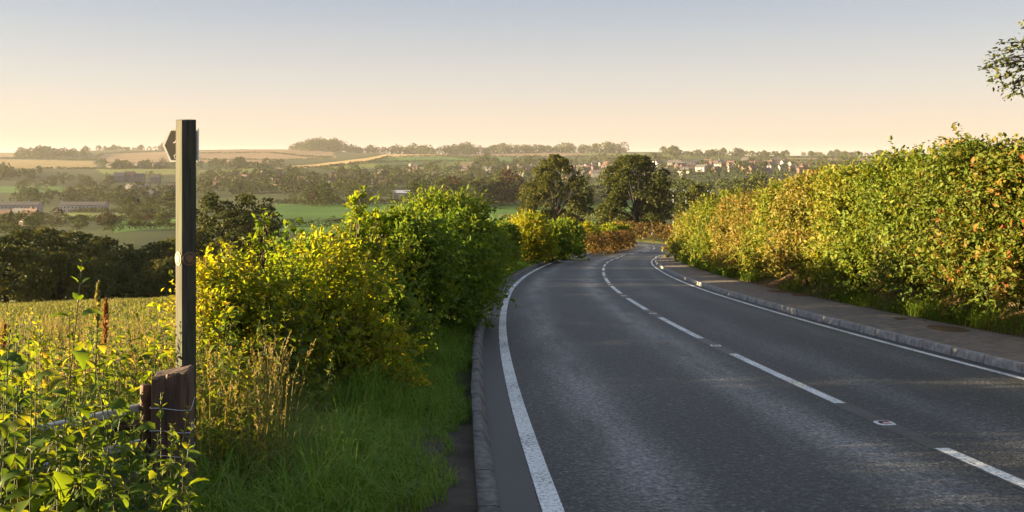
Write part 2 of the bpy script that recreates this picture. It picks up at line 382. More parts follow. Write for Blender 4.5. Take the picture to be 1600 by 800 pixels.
L.new(x2.outputs[0], p.inputs['Base Color'])
bp = N.new('ShaderNodeBump'); bp.inputs['Strength'].default_value = 0.5; bp.inputs['Distance'].default_value = 0.05
L.new(n2.outputs['Fac'], bp.inputs['Height']); L.new(bp.outputs[0], p.inputs['Normal'])
o = N.new('ShaderNodeOutputMaterial'); L.new(p.outputs[0], o.inputs['Surface'])
M['ground'] = m
ground = mesh_np('ground', GV, GF, M['ground'], attrs={'field': fc}, smooth=True)
tag(ground, 'rolling farmland of green, straw and tan fields falling into the valley', 'ground', kind='structure')

# ------------------------------------------------------------------ haze
hb = MB(); hb.box((0, 0, 10), (14000, 14000, 140)); 
m, nt, N, L = new_mat('haze')
pv = N.new('ShaderNodeVolumePrincipled'); pv.inputs['Color'].default_value = (0.93, 0.87, 0.88, 1); pv.inputs['Density'].default_value = 0.00005
pv.inputs['Anisotropy'].default_value = 0.1
o = N.new('ShaderNodeOutputMaterial'); L.new(pv.outputs[0], o.inputs['Volume'])
haze = hb.build('haze', m); tag(haze, 'warm evening haze over the valley', 'haze', kind='stuff')

# ------------------------------------------------------------------ road, markings, kerbs, footway
def ribbon(name, s, ds, mat, parent=None, dz=0.0, attrs=None, smooth=True):
    """sheet along the road: s (n,), ds list of (d, dz)"""
    cols_ = [road_pt(s, np.full_like(s, d) if np.isscalar(d) else d, z) for d, z in ds]
    V = np.stack(cols_, 1); n, k = V.shape[:2]; idx = np.arange(n * k).reshape(n, k)
    Fq = np.stack([idx[:-1, :-1], idx[:-1, 1:], idx[1:, 1:], idx[1:, :-1]], -1).reshape(-1, 4)
    uv = np.stack([np.stack([s, (np.full_like(s, d) if np.isscalar(d) else d) + z], -1) for d, z in ds], 1).reshape(-1, 2)
    return mesh_np(name, V.reshape(-1, 3), Fq, mat, parent, uv=uv, smooth=smooth)

m, nt, N, L = new_mat('asphalt')
def math_n(op, a_=None, b_=None, c_=None, clamp=False):
    q = N.new('ShaderNodeMath'); q.operation = op; q.use_clamp = clamp
    for i_, v_ in enumerate((a_, b_, c_)):
        if v_ is None: continue
        if isinstance(v_, (int, float)): q.inputs[i_].default_value = v_
        else: L.new(v_, q.inputs[i_])
    return q.outputs[0]
uvn = N.new('ShaderNodeUVMap'); uvn.uv_map = 'UVMap'
sep = N.new('ShaderNodeSeparateXYZ'); L.new(uvn.outputs[0], sep.inputs[0])
fine = N.new('ShaderNodeTexVoronoi'); fine.inputs['Scale'].default_value = 42; L.new(uvn.outputs[0], fine.inputs['Vector'])
fn = N.new('ShaderNodeTexNoise'); fn.inputs['Scale'].default_value = 24; fn.inputs['Detail'].default_value = 4; fn.inputs['Roughness'].default_value = 0.75; L.new(uvn.outputs[0], fn.inputs['Vector'])
mp = N.new('ShaderNodeMapping'); mp.inputs['Scale'].default_value = (0.35, 1.6, 1); L.new(uvn.outputs[0], mp.inputs['Vector'])
big = N.new('ShaderNodeTexNoise'); big.inputs['Scale'].default_value = 1.0; big.inputs['Detail'].default_value = 7; big.inputs['Roughness'].default_value = 0.6; L.new(mp.outputs[0], big.inputs['Vector'])
def track(c_, w_):                                             # polished wheel track about d = c_
    u_ = math_n('DIVIDE', math_n('SUBTRACT', sep.outputs['Y'], c_), w_)
    return math_n('EXPONENT', math_n('MULTIPLY', math_n('MULTIPLY', u_, u_), -1.0))
tr = math_n('ADD', math_n('ADD', track(-2.75, 0.34), track(-0.75, 0.36)), math_n('MULTIPLY', math_n('ADD', track(0.9, 0.4), track(2.5, 0.35)), 0.35))
trm = math_n('MULTIPLY', tr, math_n('SUBTRACT', math_n('MULTIPLY', big.outputs['Fac'], 3.2), 0.75, clamp=True), clamp=True)
mpc = N.new('ShaderNodeMapping'); mpc.inputs['Scale'].default_value = (1.5, 0.55, 1); L.new(uvn.outputs[0], mpc.inputs['Vector'])
cn = N.new('ShaderNodeTexNoise'); cn.inputs['Scale'].default_value = 14; cn.inputs['Detail'].default_value = 5; cn.inputs['Roughness'].default_value = 0.75; L.new(mpc.outputs[0], cn.inputs['Vector'])
grain = math_n('ADD', math_n('MULTIPLY', fn.outputs['Fac'], 0.6), math_n('MULTIPLY', cn.outputs['Fac'], 0.4))
base = ramp_node(N, [(0.40, (0.006, 0.006, 0.008)), (0.48, (0.018, 0.018, 0.021)), (0.55, (0.045, 0.045, 0.05)), (0.63, (0.17, 0.17, 0.18))]); L.new(grain, base.inputs['Fac'])
lite = ramp_node(N, [(0.40, (0.03, 0.03, 0.034)), (0.50, (0.13, 0.13, 0.135)), (0.60, (0.30, 0.295, 0.29))]); L.new(grain, lite.inputs['Fac'])
mx = N.new('ShaderNodeMixRGB'); L.new(trm, mx.inputs[0]); L.new(base.outputs[0], mx.inputs[1]); L.new(lite.outputs[0], mx.inputs[2])
bigc = ramp_node(N, [(0.3, (0.8, 0.8, 0.8)), (0.7, (1.2, 1.2, 1.2))]); L.new(big.outputs['Fac'], bigc.inputs['Fac'])
mx2 = N.new('ShaderNodeMixRGB'); mx2.blend_type = 'MULTIPLY'; mx2.inputs[0].default_value = 1; L.new(mx.outputs[0], mx2.inputs[1]); L.new(bigc.outputs[0], mx2.inputs[2])
gut = math_n('LESS_THAN', sep.outputs['Y'], -3.66)               # smooth channel beside the left kerb
gm = N.new('ShaderNodeMixRGB'); L.new(gut, gm.inputs[0]); L.new(mx2.outputs[0], gm.inputs[1])
gutc = ramp_node(N, [(0.35, (0.036, 0.034, 0.035)), (0.7, (0.055, 0.051, 0.050))]); L.new(big.outputs['Fac'], gutc.inputs['Fac']); L.new(gutc.outputs[0], gm.inputs[2])
p = N.new('ShaderNodeBsdfPrincipled'); p.inputs['Roughness'].default_value = 0.62; L.new(gm.outputs[0], p.inputs['Base Color'])
hgt = math_n('ADD', math_n('MULTIPLY', fine.outputs['Distance'], -0.9), fn.outputs['Fac'])
bp = N.new('ShaderNodeBump'); bp.inputs['Distance'].default_value = 0.012
L.new(math_n('MULTIPLY', math_n('SUBTRACT', 1.0, gut), 0.9), bp.inputs['Strength'])
L.new(hgt, bp.inputs['Height']); L.new(bp.outputs[0], p.inputs['Normal'])
o = N.new('ShaderNodeOutputMaterial'); L.new(p.outputs[0], o.inputs['Surface'])
M['asphalt'] = m
s_road = np.arange(RS[2], RS[-2], 0.6)
road = ribbon('road', s_road, [(d, 0.0) for d in np.linspace(KL - 0.02, KR + 0.02, 15)], M['asphalt'])
tag(road, 'dark grey two lane asphalt road bending away downhill', 'road', kind='structure')

m, nt, N, L = new_mat('road_paint')
uvn = N.new('ShaderNodeUVMap'); uvn.uv_map = 'UVMap'
fn = N.new('ShaderNodeTexNoise'); fn.inputs['Scale'].default_value = 26; fn.inputs['Detail'].default_value = 5; fn.inputs['Roughness'].default_value = 0.8; L.new(uvn.outputs[0], fn.inputs['Vector'])
bgn = N.new('ShaderNodeTexNoise'); bgn.inputs['Scale'].default_value = 1.2; bgn.inputs['Detail'].default_value = 4; L.new(uvn.outputs[0], bgn.inputs['Vector'])
v = math_n('ADD', fn.outputs['Fac'], math_n('MULTIPLY', bgn.outputs['Fac'], 0.35))
r = ramp_node(N, [(0.56, (0.10, 0.10, 0.105)), (0.65, (0.55, 0.55, 0.55)), (0.8, (0.80, 0.80, 0.79))]); L.new(v, r.inputs['Fac'])
p = N.new('ShaderNodeBsdfPrincipled'); p.inputs['Roughness'].default_value = 0.6; L.new(r.outputs[0], p.inputs['Base Color'])
o = N.new('ShaderNodeOutputMaterial'); L.new(p.outputs[0], o.inputs['Surface'])
M['paint'] = m
se = np.arange(S0 - 25, RS[-4], 0.4)
for dd, ww, lab in ((-3.57, 0.075, 'broad worn white edge line beside the left kerb'), (3.03, 0.055, 'thin white edge line beside the right kerb')):
    e = ribbon('edge_line', se, [(dd - ww, 0.004), (dd, 0.004), (dd + ww, 0.004)], M['paint'], road); e['label'] = lab
ph = s_at_y(9.8); marks = []
PER, MK = 6.25, 4.15
k = -3
while True:
    a0 = ph + k * PER
    if a0 + MK > RS[-6]: break
    ss = np.linspace(a0, a0 + MK, 9)
    ribbon('centre_line_dash', ss, [(-0.065, 0.004), (0.065, 0.004)], M['paint'], road); marks.append(a0); k += 1
sgap = np.arange(marks[0], marks[9], 0.4)
M['sealer'] = plain_mat('joint_sealer', (0.030, 0.029, 0.032), 0.55, 3, 0.4)
ribbon('joint_seam', sgap, [(-0.10, 0.002), (0.10, 0.002)], M['sealer'], road)

M['kerb'] = plain_mat('kerb_concrete', (0.26, 0.245, 0.235), 0.85, 9, 0.35, bump=0.35)
M['kerb_old'] = plain_mat('old_kerb_concrete', (0.115, 0.107, 0.103), 0.85, 12, 0.45, bump=0.5)
def kerb(name, side, face, wid, hfun, mat, s0, s1, batter, lab, jag=0.0):
    V, Fs = [], []; L_ = 0.914; s = s0
    while s < s1:
        e = min(s + L_ - 0.012, s1); ss = np.linspace(s, e, 4); b = len(V)
        j = rng.normal(0, 0.004 + jag, 2)
        for i_, q in enumerate(ss):
            h = float(hfun(q))
            pr = [(face - side * 0.01, -0.05), (face + side * j[0] * 0.3, 0.015), (face + side * batter * min(1, h / 0.1) + side * 0.004, h - 0.012), (face + side * (batter * min(1, h / 0.1) + 0.018), h), (face + side * (wid + j[1]), h), (face + side * (wid + j[1]), -0.25)]
            for d, z in pr: V.append(road_pt(q, d, z))
        for i_ in range(3):
            for k_ in range(5):
                a_ = b + i_ * 6 + k_; f_ = (a_, a_ + 1, a_ + 7, a_ + 6); Fs.append(f_ if side < 0 else f_[::-1])
        for r_, rv in ((0, False), (3, True)):
            ring = [b + r_ * 6 + k_ for k_ in range(6)]
            t_ = [(ring[0], ring[1], ring[2], ring[3]), (ring[0], ring[3], ring[4], ring[5])]
            for f_ in t_: Fs.append(f_[::-1] if rv ^ (side > 0) else f_)
        s += L_
    o_ = mesh_np(name, np.array(V).reshape(-1, 3), Fs, mat); tag(o_, lab, 'kerb', kind='structure'); return o_
sd = s_at_y(7.3)
kerb('kerb', -1, KL, 0.15, lambda q: 0.018 + 0.115 * float(sstep(sd, sd + 1.2, q)), M['kerb_old'], S0 - 20, RS[-4], 0.05, 'old stained concrete kerb dropped flush near the field gate', 0.0)
kerb('kerb', 1, KR, 0.13, lambda q: 0.125, M['kerb'], S0 - 20, s_at_y(93), 0.012, 'pale concrete kerbstones edging the bare footway')
m = plain_mat('footway_dirt', (0.20, 0.155, 0.125), 0.95, 5, 0.4, bump=0.7, c2=(0.10, 0.083, 0.073)); M['footway'] = m
sf = np.arange(S0 - 20, s_at_y(93), 0.5)
fw = ribbon('footpath', sf, [(KR + 0.125, 0.117)] + [(KR + 0.13 + a_, float(cross_right(np.array(a_))) + 0.016) for a_ in (0.3, 0.6, 0.9, 1.2, 1.5)] + [(KR + 1.95, 0.03)], M['footway'])
tag(fw, 'narrow bare dirt footway between the right kerb and the tall hedge', 'footpath', kind='structure')

# ------------------------------------------------------------------ leaf and plant generators
def unit(a): return a / (np.linalg.norm(a, axis=-1, keepdims=True) + 1e-9)
def leaf_geo(P, D, Nn, Ln, W, droop=0.15):
    D = unit(D); S = unit(np.cross(D, Nn)); Nn = np.cross(S, D)
    Ln = Ln[:, None]; W = W[:, None]; up = Nn * W * 0.22
    q = [P, P + D * Ln * 0.28 + S * W * 0.46 + up, P + D * Ln * 0.64 + S * W * 0.40 + up * 0.8 - Nn * Ln * droop * 0.4, P + D * Ln - Nn * Ln * droop,
         P + D * Ln * 0.64 - S * W * 0.40 + up * 0.8 - Nn * Ln * droop * 0.4, P + D * Ln * 0.28 - S * W * 0.46 + up]
    V = np.stack(q, 1).reshape(-1, 3); b = np.arange(len(P))[:, None] * 6
    Fq = np.concatenate([b + np.array([[0, 1, 2, 3]]), b + np.array([[0, 3, 4, 5]])], 0)
    return V, Fq
def quad_geo(P, D, Nn, Ln, W):
    D = unit(D); S = unit(np.cross(D, Nn)); Ln = Ln[:, None]; W = W[:, None]; Nn = np.cross(S, D)
    V = np.stack([P - D * Ln * .5, P + S * W * .5 + Nn * W * .15, P + D * Ln * .5, P - S * W * .5 + Nn * W * .15], 1).reshape(-1, 3)
    b = np.arange(len(P))[:, None] * 4
    return V, b + np.array([[0, 1, 2, 3]])
def shoots(lumps, n, leaf, seed, per=7, shoot=(0.15, 0.45), gap=0.1, gscale=2.2, up=0.5, inner=0.3, flat=False):
    """leaves on twigs that spring from the skin of a set of ellipsoids (cx,cy,cz,rx,ry,rz)"""
    g = np.random.default_rng(seed); Lm = np.array(lumps, float)
    ar = (Lm[:, 3] * Lm[:, 4] + Lm[:, 3] * Lm[:, 5] + Lm[:, 4] * Lm[:, 5]); pk = g.choice(len(Lm), size=int(n * 1.7 / per), p=ar / ar.sum())
    u = unit(g.normal(size=(len(pk), 3)))
    u[:, 2] = np.where(u[:, 2] < -0.35, -u[:, 2], u[:, 2])
    rr = np.where(g.random(len(pk)) < inner, g.uniform(0.45, 0.85, len(pk)), g.uniform(0.85, 1.05, len(pk)))
    P = Lm[pk, :3] + u * Lm[pk, 3:6] * rr[:, None]
    cl = nz(P, gscale, seed % 17)
    keep = (cl + g.normal(0, 0.25, len(P)) > -gap * 3) ; P, u, cl = P[keep], u[keep], cl[keep]
    ns = max(1, int(n / per)); P, u, cl = P[:ns], u[:ns], cl[:ns]; ns = len(P)
    d = unit(u * 0.75 + np.array([0, 0, up]) + g.normal(0, 0.45, (ns, 3))); sl = g.uniform(shoot[0], shoot[1], ns) * (1 + 0.4 * cl)
    t = (np.arange(per) + 0.5) / per
    PP = (P[:, None, :] + d[:, None, :] * (sl[:, None] * t[None, :])[..., None] - np.array([0, 0, 1.0]) * (0.25 * sl[:, None] * t[None] ** 2)[..., None])
    side = unit(g.normal(size=(ns, per, 3))); LD = unit(side * 0.9 + d[:, None, :] * 0.5)
    NN = unit(np.array([0, 0, 0.8]) + u[:, None, :] * 0.5 + g.normal(0, 0.55, (ns, per, 3)))
    PP = PP.reshape(-1, 3); LD = LD.reshape(-1, 3); NN = NN.reshape(-1, 3); k = len(PP)
    s = leaf * np.repeat(g.uniform(0.7, 1.35, ns), per) * g.uniform(0.6, 1.35, k)
    tint_ = np.clip(0.45 + 0.30 * np.repeat(cl, per) + np.repeat(g.normal(0, 0.10, ns), per) + g.normal(0, 0.11, k) + np.tile(t, ns) * 0.15, 0, 1)
    if flat: V, Fq = quad_geo(PP, LD, NN, s, s * 0.75); tv = np.repeat(tint_, 4)
    else: V, Fq = leaf_geo(PP, LD, NN, s, s * 0.62); tv = np.repeat(tint_, 6)
    return V, Fq, tv, (P, d, sl)
def twigs(tw, base, n, rad, seed, mat, name='branches', parent=None, loc=None, mb=None):
    """woody stems from near the ground to the twigs"""
    g = np.random.default_rng(seed); P, d, sl = tw; mb = mb or MB(); k = g.choice(len(P), size=min(n, len(P)), replace=False)
    for i in k:
        b = base[g.integers(len(base))]; e = P[i] + d[i] * sl[i] * 0.9
        mid = b * 0.5 + P[i] * 0.5 + g.normal(0, 0.12, 3) * np.linalg.norm(P[i] - b) * 0.5
        mb.tube([b, mid, P[i], e], [rad, rad * 0.7, rad * 0.4, rad * 0.15], 4, cap=False)
    return mb.build(name, mat, parent, loc=loc)

def shrub(name, label, cat, group, lumps, n, leaf, mat, seed, per=7, shoot=(0.15, 0.45), gap=0.12, nst=60, rad=0.012, gscale=2.2, up=0.5, whips=0):
    L0 = np.array(lumps, float); ox, oy = L0[:, 0].mean(), L0[:, 1].mean(); o0 = np.array([ox, oy, gz(ox, oy)])
    root = empty(name, tuple(o0)); tag(root, label, cat, group)
    L0[:, :3] -= o0
    V, Fq, tv, tw = shoots(L0, n, leaf, seed, per, shoot, gap, gscale, up)
    mbw = MB()
    if whips:                                                    # long shoots standing out of the top
        g = np.random.default_rng(seed + 5); top = np.argsort(-(tw[0][:, 2] + g.normal(0, 0.35, len(tw[0]))))[:whips * 3]; top = g.choice(top, whips, replace=False)
        Ps, Ds, Ns, ts = [], [], [], []
        for i in top:
            ln = g.uniform(0.15, 0.5); dd = unit(np.array([g.normal(0, .35), g.normal(0, .35), 1.0])); a0 = tw[0][i]
            m_ = int(ln / (leaf * 0.42)); tt = np.linspace(0.05, 1, m_)
            q = a0 + dd * (tt * ln)[:, None] + np.array([dd[0], dd[1], -0.3]) * (tt ** 2 * ln * 0.4)[:, None]
            mbw.tube([q[0], q[m_ // 2], q[-1]], [0.005, 0.004, 0.002], 3, cap=False)
            Ps.append(q); sd_ = unit(g.normal(size=(m_, 3)) * np.array([1, 1, .3])); Ds.append(unit(sd_ + dd * 0.35)); Ns.append(unit(np.array([0, 0, 1]) + g.normal(0, .4, (m_, 3)))); ts.append(np.clip(0.5 + 0.4 * tt + g.normal(0, .15, m_), 0, 1))
        Pq = np.vstack(Ps); kq = len(Pq); s_ = leaf * g.uniform(0.6, 1.2, kq)
        V2, F2 = leaf_geo(Pq, np.vstack(Ds), np.vstack(Ns), s_, s_ * .6)
        Fq = np.vstack([Fq, F2 + len(V)]); V = np.vstack([V, V2]); tv = np.r_[tv, np.repeat(np.concatenate(ts), 6)]
    mesh_np('foliage', V, Fq, mat, root, attrs={'tint': tv})
    base = np.c_[L0[:, 0], L0[:, 1], [gz(a_ + ox, b_ + oy) - o0[2] - 0.05 for a_, b_ in L0[:, :2]]]
    twigs(tw, base, nst, rad, seed + 1, M['twig'], parent=root, mb=mbw)
    return root

# ------------------------------------------------------------------ right-hand hedge: one shrub after another
def hedge_run():
    g = np.random.default_rng(21)
    ys = [8.5, 11.5, 14.5, 17.6, 20.6, 23.8, 27.2, 31.0, 35.0, 39.5, 44.5, 50, 56, 62, 68, 74, 80, 86]
    kinds = ['hedge_green', 'hedge_tan', 'hedge_red', 'hedge_red', 'hedge_green', 'hedge_green', 'hedge_tan', 'hedge_green', 'hedge_tan', 'hedge_tan', 'hedge_green', 'hedge_green', 'hedge_green', 'hedge_tan', 'hedge_green', 'hedge_green', 'hedge_green', 'hedge_tan']
    labs = ['dense green shrub at the very end of the tall hedge', 'tan leaved shrub of the tall hedge nearest the camera', 'shrub with reddest top sprays beside the footway', 'red and green shrub with a tall whip standing above the hedge',
            'bright green shrub with sprigs against the sky in the tall hedge', 'leafy yellow green shrub over the red soil bank', 'tan leaved maple shrub in the middle of the tall hedge', 'green shrub right after the tan maple shrub',
            'brown tinged shrub with a small red tip on its top', 'shrub mottled tan and green lower than its neighbours', 'rounded lime green shrub halfway down the hedge', 'smooth green shrub where the hedge top begins to dip',
            'soft yellow green shrub over the bend of the kerb', 'olive shrub with pale patches above the end of the footway', 'low green shrub over the inside of the road bend', 'small lit shrub at the far end of the tall hedge', 'shrub hiding the far road bend', 'last low shrub behind the bend']
    for i, y in enumerate(ys):
        s = s_at_y(y); s2 = s_at_y(ys[i + 1]) if i + 1 < len(ys) else s + 6; w = (s2 - s)
        H = float(np.interp(y, [8, 14, 20, 26, 33, 45, 60, 80, 88], [3.1, 3.35, 3.7, 3.6, 3.35, 3.6, 3.3, 3.1, 2.6])) + g.uniform(-0.15, 0.2)
        lumps = []
        for k_ in range(13):
            a_ = g.uniform(-0.55, 0.55) * w; lv = k_ % 3
            zc = (0.22, 0.52, 0.78)[lv] * H + g.normal(0, 0.1); d = KR + 0.13 + (2.45, 2.65, 3.05)[lv] + g.normal(0, 0.33)
            P = road_pt(s + w * 0.5 + a_, d); P[2] += 0.12 + zc
            lumps.append((P[0], P[1], P[2], 0.74 * min(1.4, w / 3.2), 0.74 * min(1.4, w / 3.2), 0.21 * H))
        leaf = 0.09 if y < 22 else 0.10 if y < 40 else 0.125 if y < 60 else 0.16
        n = 30000 if y < 30 else 22000 if y < 45 else 13000
        shrub('hedge_shrub', labs[i], 'shrub', 'shrubs of the tall roadside hedge', lumps, n, leaf, M[kinds[i]], 100 + i, per=7, gap=-0.01, shoot=(0.15, 0.6), nst=90, gscale=3.2, whips=12 if y < 40 else 5)
    # undergrowth at the hedge foot
hedge_run()

# ------------------------------------------------------------------ left-hand hedge
def blob(px, Z, row_top, wid, dep, seed, n=10, ground=None, hmin=0.15):
    """lumps filling a bush whose top stands at that height, centred at that place"""
    g = np.random.default_rng(seed); x, y = at(px, Z); zg = gz(x, y) if ground is None else ground; zt = (HZ - row_top) * Z / F; H = zt - zg; out = []
    for k_ in range(n):
        t = g.uniform(hmin, 1) ** 0.8; a_ = g.uniform(0, 6.28); q = math.sqrt(g.random()) * (1 - 0.45 * t ** 2)
        r = min(H * 0.33, wid * 0.3) * g.uniform(0.8, 1.15)
        out.append((x + math.cos(a_) * q * max(0.05, wid / 2 - r * 0.7), y + math.sin(a_) * q * max(0.05, dep / 2 - r * 0.7), zg + t * (H - r * 0.9), r, r, r))
    return out
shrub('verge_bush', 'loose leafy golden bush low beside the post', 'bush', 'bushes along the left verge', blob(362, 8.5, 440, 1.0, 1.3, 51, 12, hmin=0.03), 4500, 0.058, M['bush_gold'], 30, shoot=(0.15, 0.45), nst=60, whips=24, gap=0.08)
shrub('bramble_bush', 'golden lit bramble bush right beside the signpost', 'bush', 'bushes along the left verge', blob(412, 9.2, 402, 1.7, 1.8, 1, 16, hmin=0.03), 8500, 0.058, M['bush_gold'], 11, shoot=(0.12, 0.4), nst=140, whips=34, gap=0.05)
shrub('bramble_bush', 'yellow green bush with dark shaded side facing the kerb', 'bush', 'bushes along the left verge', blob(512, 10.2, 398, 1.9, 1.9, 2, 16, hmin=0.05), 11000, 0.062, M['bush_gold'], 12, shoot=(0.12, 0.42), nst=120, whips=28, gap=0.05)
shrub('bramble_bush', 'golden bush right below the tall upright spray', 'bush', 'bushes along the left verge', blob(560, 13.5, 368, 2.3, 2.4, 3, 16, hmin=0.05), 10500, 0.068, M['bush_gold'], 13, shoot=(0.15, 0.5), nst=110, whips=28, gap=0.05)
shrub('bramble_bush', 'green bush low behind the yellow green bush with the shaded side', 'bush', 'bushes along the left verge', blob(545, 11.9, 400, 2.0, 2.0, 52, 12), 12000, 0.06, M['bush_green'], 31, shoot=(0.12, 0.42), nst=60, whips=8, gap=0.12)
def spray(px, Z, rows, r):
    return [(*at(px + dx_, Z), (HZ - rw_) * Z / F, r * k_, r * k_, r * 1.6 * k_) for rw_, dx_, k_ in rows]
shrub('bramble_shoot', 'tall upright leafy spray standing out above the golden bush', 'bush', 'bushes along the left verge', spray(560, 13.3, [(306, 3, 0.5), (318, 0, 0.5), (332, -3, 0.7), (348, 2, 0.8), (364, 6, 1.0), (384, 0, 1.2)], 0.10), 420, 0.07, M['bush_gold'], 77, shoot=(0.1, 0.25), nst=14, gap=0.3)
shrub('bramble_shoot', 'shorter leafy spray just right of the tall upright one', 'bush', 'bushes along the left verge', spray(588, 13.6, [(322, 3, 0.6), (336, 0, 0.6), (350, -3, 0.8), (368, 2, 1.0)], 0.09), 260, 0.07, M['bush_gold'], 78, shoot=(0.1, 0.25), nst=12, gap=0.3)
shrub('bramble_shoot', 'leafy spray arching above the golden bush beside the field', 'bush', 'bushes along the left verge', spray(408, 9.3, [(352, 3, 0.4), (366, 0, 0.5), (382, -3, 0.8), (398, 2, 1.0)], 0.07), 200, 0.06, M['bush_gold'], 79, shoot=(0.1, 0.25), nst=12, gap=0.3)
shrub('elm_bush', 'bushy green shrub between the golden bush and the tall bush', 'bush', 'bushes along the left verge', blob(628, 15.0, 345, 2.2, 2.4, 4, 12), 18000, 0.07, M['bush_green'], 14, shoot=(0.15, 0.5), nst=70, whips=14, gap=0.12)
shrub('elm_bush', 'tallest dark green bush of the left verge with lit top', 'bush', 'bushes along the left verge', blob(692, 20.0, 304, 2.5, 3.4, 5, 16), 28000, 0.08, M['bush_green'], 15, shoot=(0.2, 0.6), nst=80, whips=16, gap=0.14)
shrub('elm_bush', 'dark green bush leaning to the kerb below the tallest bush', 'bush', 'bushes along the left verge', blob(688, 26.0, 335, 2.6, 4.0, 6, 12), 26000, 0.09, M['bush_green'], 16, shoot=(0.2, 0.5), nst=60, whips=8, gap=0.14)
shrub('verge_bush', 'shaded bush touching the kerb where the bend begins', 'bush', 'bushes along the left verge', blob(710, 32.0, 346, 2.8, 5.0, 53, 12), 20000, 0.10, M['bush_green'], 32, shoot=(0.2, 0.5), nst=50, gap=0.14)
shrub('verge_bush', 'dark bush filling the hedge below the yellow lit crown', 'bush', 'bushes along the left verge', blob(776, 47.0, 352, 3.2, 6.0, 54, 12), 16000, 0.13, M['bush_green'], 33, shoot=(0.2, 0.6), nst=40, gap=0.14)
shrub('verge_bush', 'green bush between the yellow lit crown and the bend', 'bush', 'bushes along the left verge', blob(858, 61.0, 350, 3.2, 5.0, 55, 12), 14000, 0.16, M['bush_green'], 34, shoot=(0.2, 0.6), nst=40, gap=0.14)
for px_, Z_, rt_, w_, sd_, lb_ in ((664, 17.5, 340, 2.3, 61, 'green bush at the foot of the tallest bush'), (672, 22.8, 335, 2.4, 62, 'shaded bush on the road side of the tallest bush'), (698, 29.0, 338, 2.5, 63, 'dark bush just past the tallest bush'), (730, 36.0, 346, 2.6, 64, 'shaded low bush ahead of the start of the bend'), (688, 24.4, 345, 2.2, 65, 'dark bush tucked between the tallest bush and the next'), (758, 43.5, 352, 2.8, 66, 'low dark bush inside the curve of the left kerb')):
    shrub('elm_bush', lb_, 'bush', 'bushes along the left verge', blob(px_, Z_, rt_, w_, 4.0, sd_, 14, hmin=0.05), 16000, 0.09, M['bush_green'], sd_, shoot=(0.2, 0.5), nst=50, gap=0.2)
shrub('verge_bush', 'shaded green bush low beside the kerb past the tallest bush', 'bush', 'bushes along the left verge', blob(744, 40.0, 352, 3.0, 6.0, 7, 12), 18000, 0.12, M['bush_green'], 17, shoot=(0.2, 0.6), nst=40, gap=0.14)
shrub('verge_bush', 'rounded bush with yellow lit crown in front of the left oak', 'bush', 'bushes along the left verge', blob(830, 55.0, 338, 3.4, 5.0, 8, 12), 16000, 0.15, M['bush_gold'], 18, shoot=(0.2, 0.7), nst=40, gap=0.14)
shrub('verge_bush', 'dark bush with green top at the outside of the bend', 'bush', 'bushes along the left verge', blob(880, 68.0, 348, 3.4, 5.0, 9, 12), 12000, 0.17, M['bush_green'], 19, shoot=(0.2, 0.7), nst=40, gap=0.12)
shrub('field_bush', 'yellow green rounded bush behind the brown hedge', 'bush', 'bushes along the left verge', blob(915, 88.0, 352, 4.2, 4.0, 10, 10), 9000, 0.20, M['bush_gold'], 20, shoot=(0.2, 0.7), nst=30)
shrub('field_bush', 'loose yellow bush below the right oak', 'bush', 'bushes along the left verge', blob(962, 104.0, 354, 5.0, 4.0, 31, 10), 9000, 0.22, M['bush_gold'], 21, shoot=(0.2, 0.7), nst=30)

def hedgerow(name, pts, H, W, mat, leaf, label, seed, dens=1.0, trim=False, group='field hedgerows', cap=14000):
    """a hedge along a plan polyline"""
    g = np.random.default_rng(seed); P = np.array(pts, float); sg = np.r_[0, np.cumsum(np.linalg.norm(np.diff(P, axis=0), axis=1))]; Ltot = sg[-1]
    ns = max(3, int(Ltot / (W * 0.55))); q = np.linspace(0, Ltot, ns)
    xs = np.interp(q, sg, P[:, 0]) + g.normal(0, W * 0.08, ns); ys = np.interp(q, sg, P[:, 1]) + g.normal(0, W * 0.08, ns)
    zs = ground_z(xs, ys); hh = H * (1 if trim else 1) * (g.uniform(0.95, 1.05, ns) if trim else g.uniform(0.6, 1.35, ns))
    lum = np.c_[xs, ys, zs + hh * 0.34, np.full(ns, W * 0.55), np.full(ns, W * 0.55), hh * 0.68]
    n = int(dens * Ltot * (2 * H + W) * 3.0 / (leaf * leaf)); n = min(n, cap)
    o0 = np.array([xs.mean(), ys.mean(), zs.mean()]); lum[:, :3] -= o0
    V, Fq, tv, tw = shoots(lum, max(n, 60), leaf, seed, 4, (leaf * 0.6, leaf * 2.0), 0.2, 0.5 / leaf * 0.2, 0.3, 0.2, flat=True)
    o_ = mesh_np(name, V, Fq, mat, attrs={'tint': tv}, loc=tuple(o0)); tag(o_, label, 'hedge', group); return o_
_hs = np.arange(s_at_y(13), s_at_y(76), 2.0); _hp = road_pt(_hs, KL - 2.9)  # hedge line added to close the gaps that let sun onto the road
hedgerow('verge_shade_hedge', [(q[0], q[1]) for q in _hp], 1.7, 0.9, M['bush_green'], 0.11, 'low green hedge added at the foot of the verge bushes to stop sun streaks', 43, cap=52000, group='hedges of the road bend')
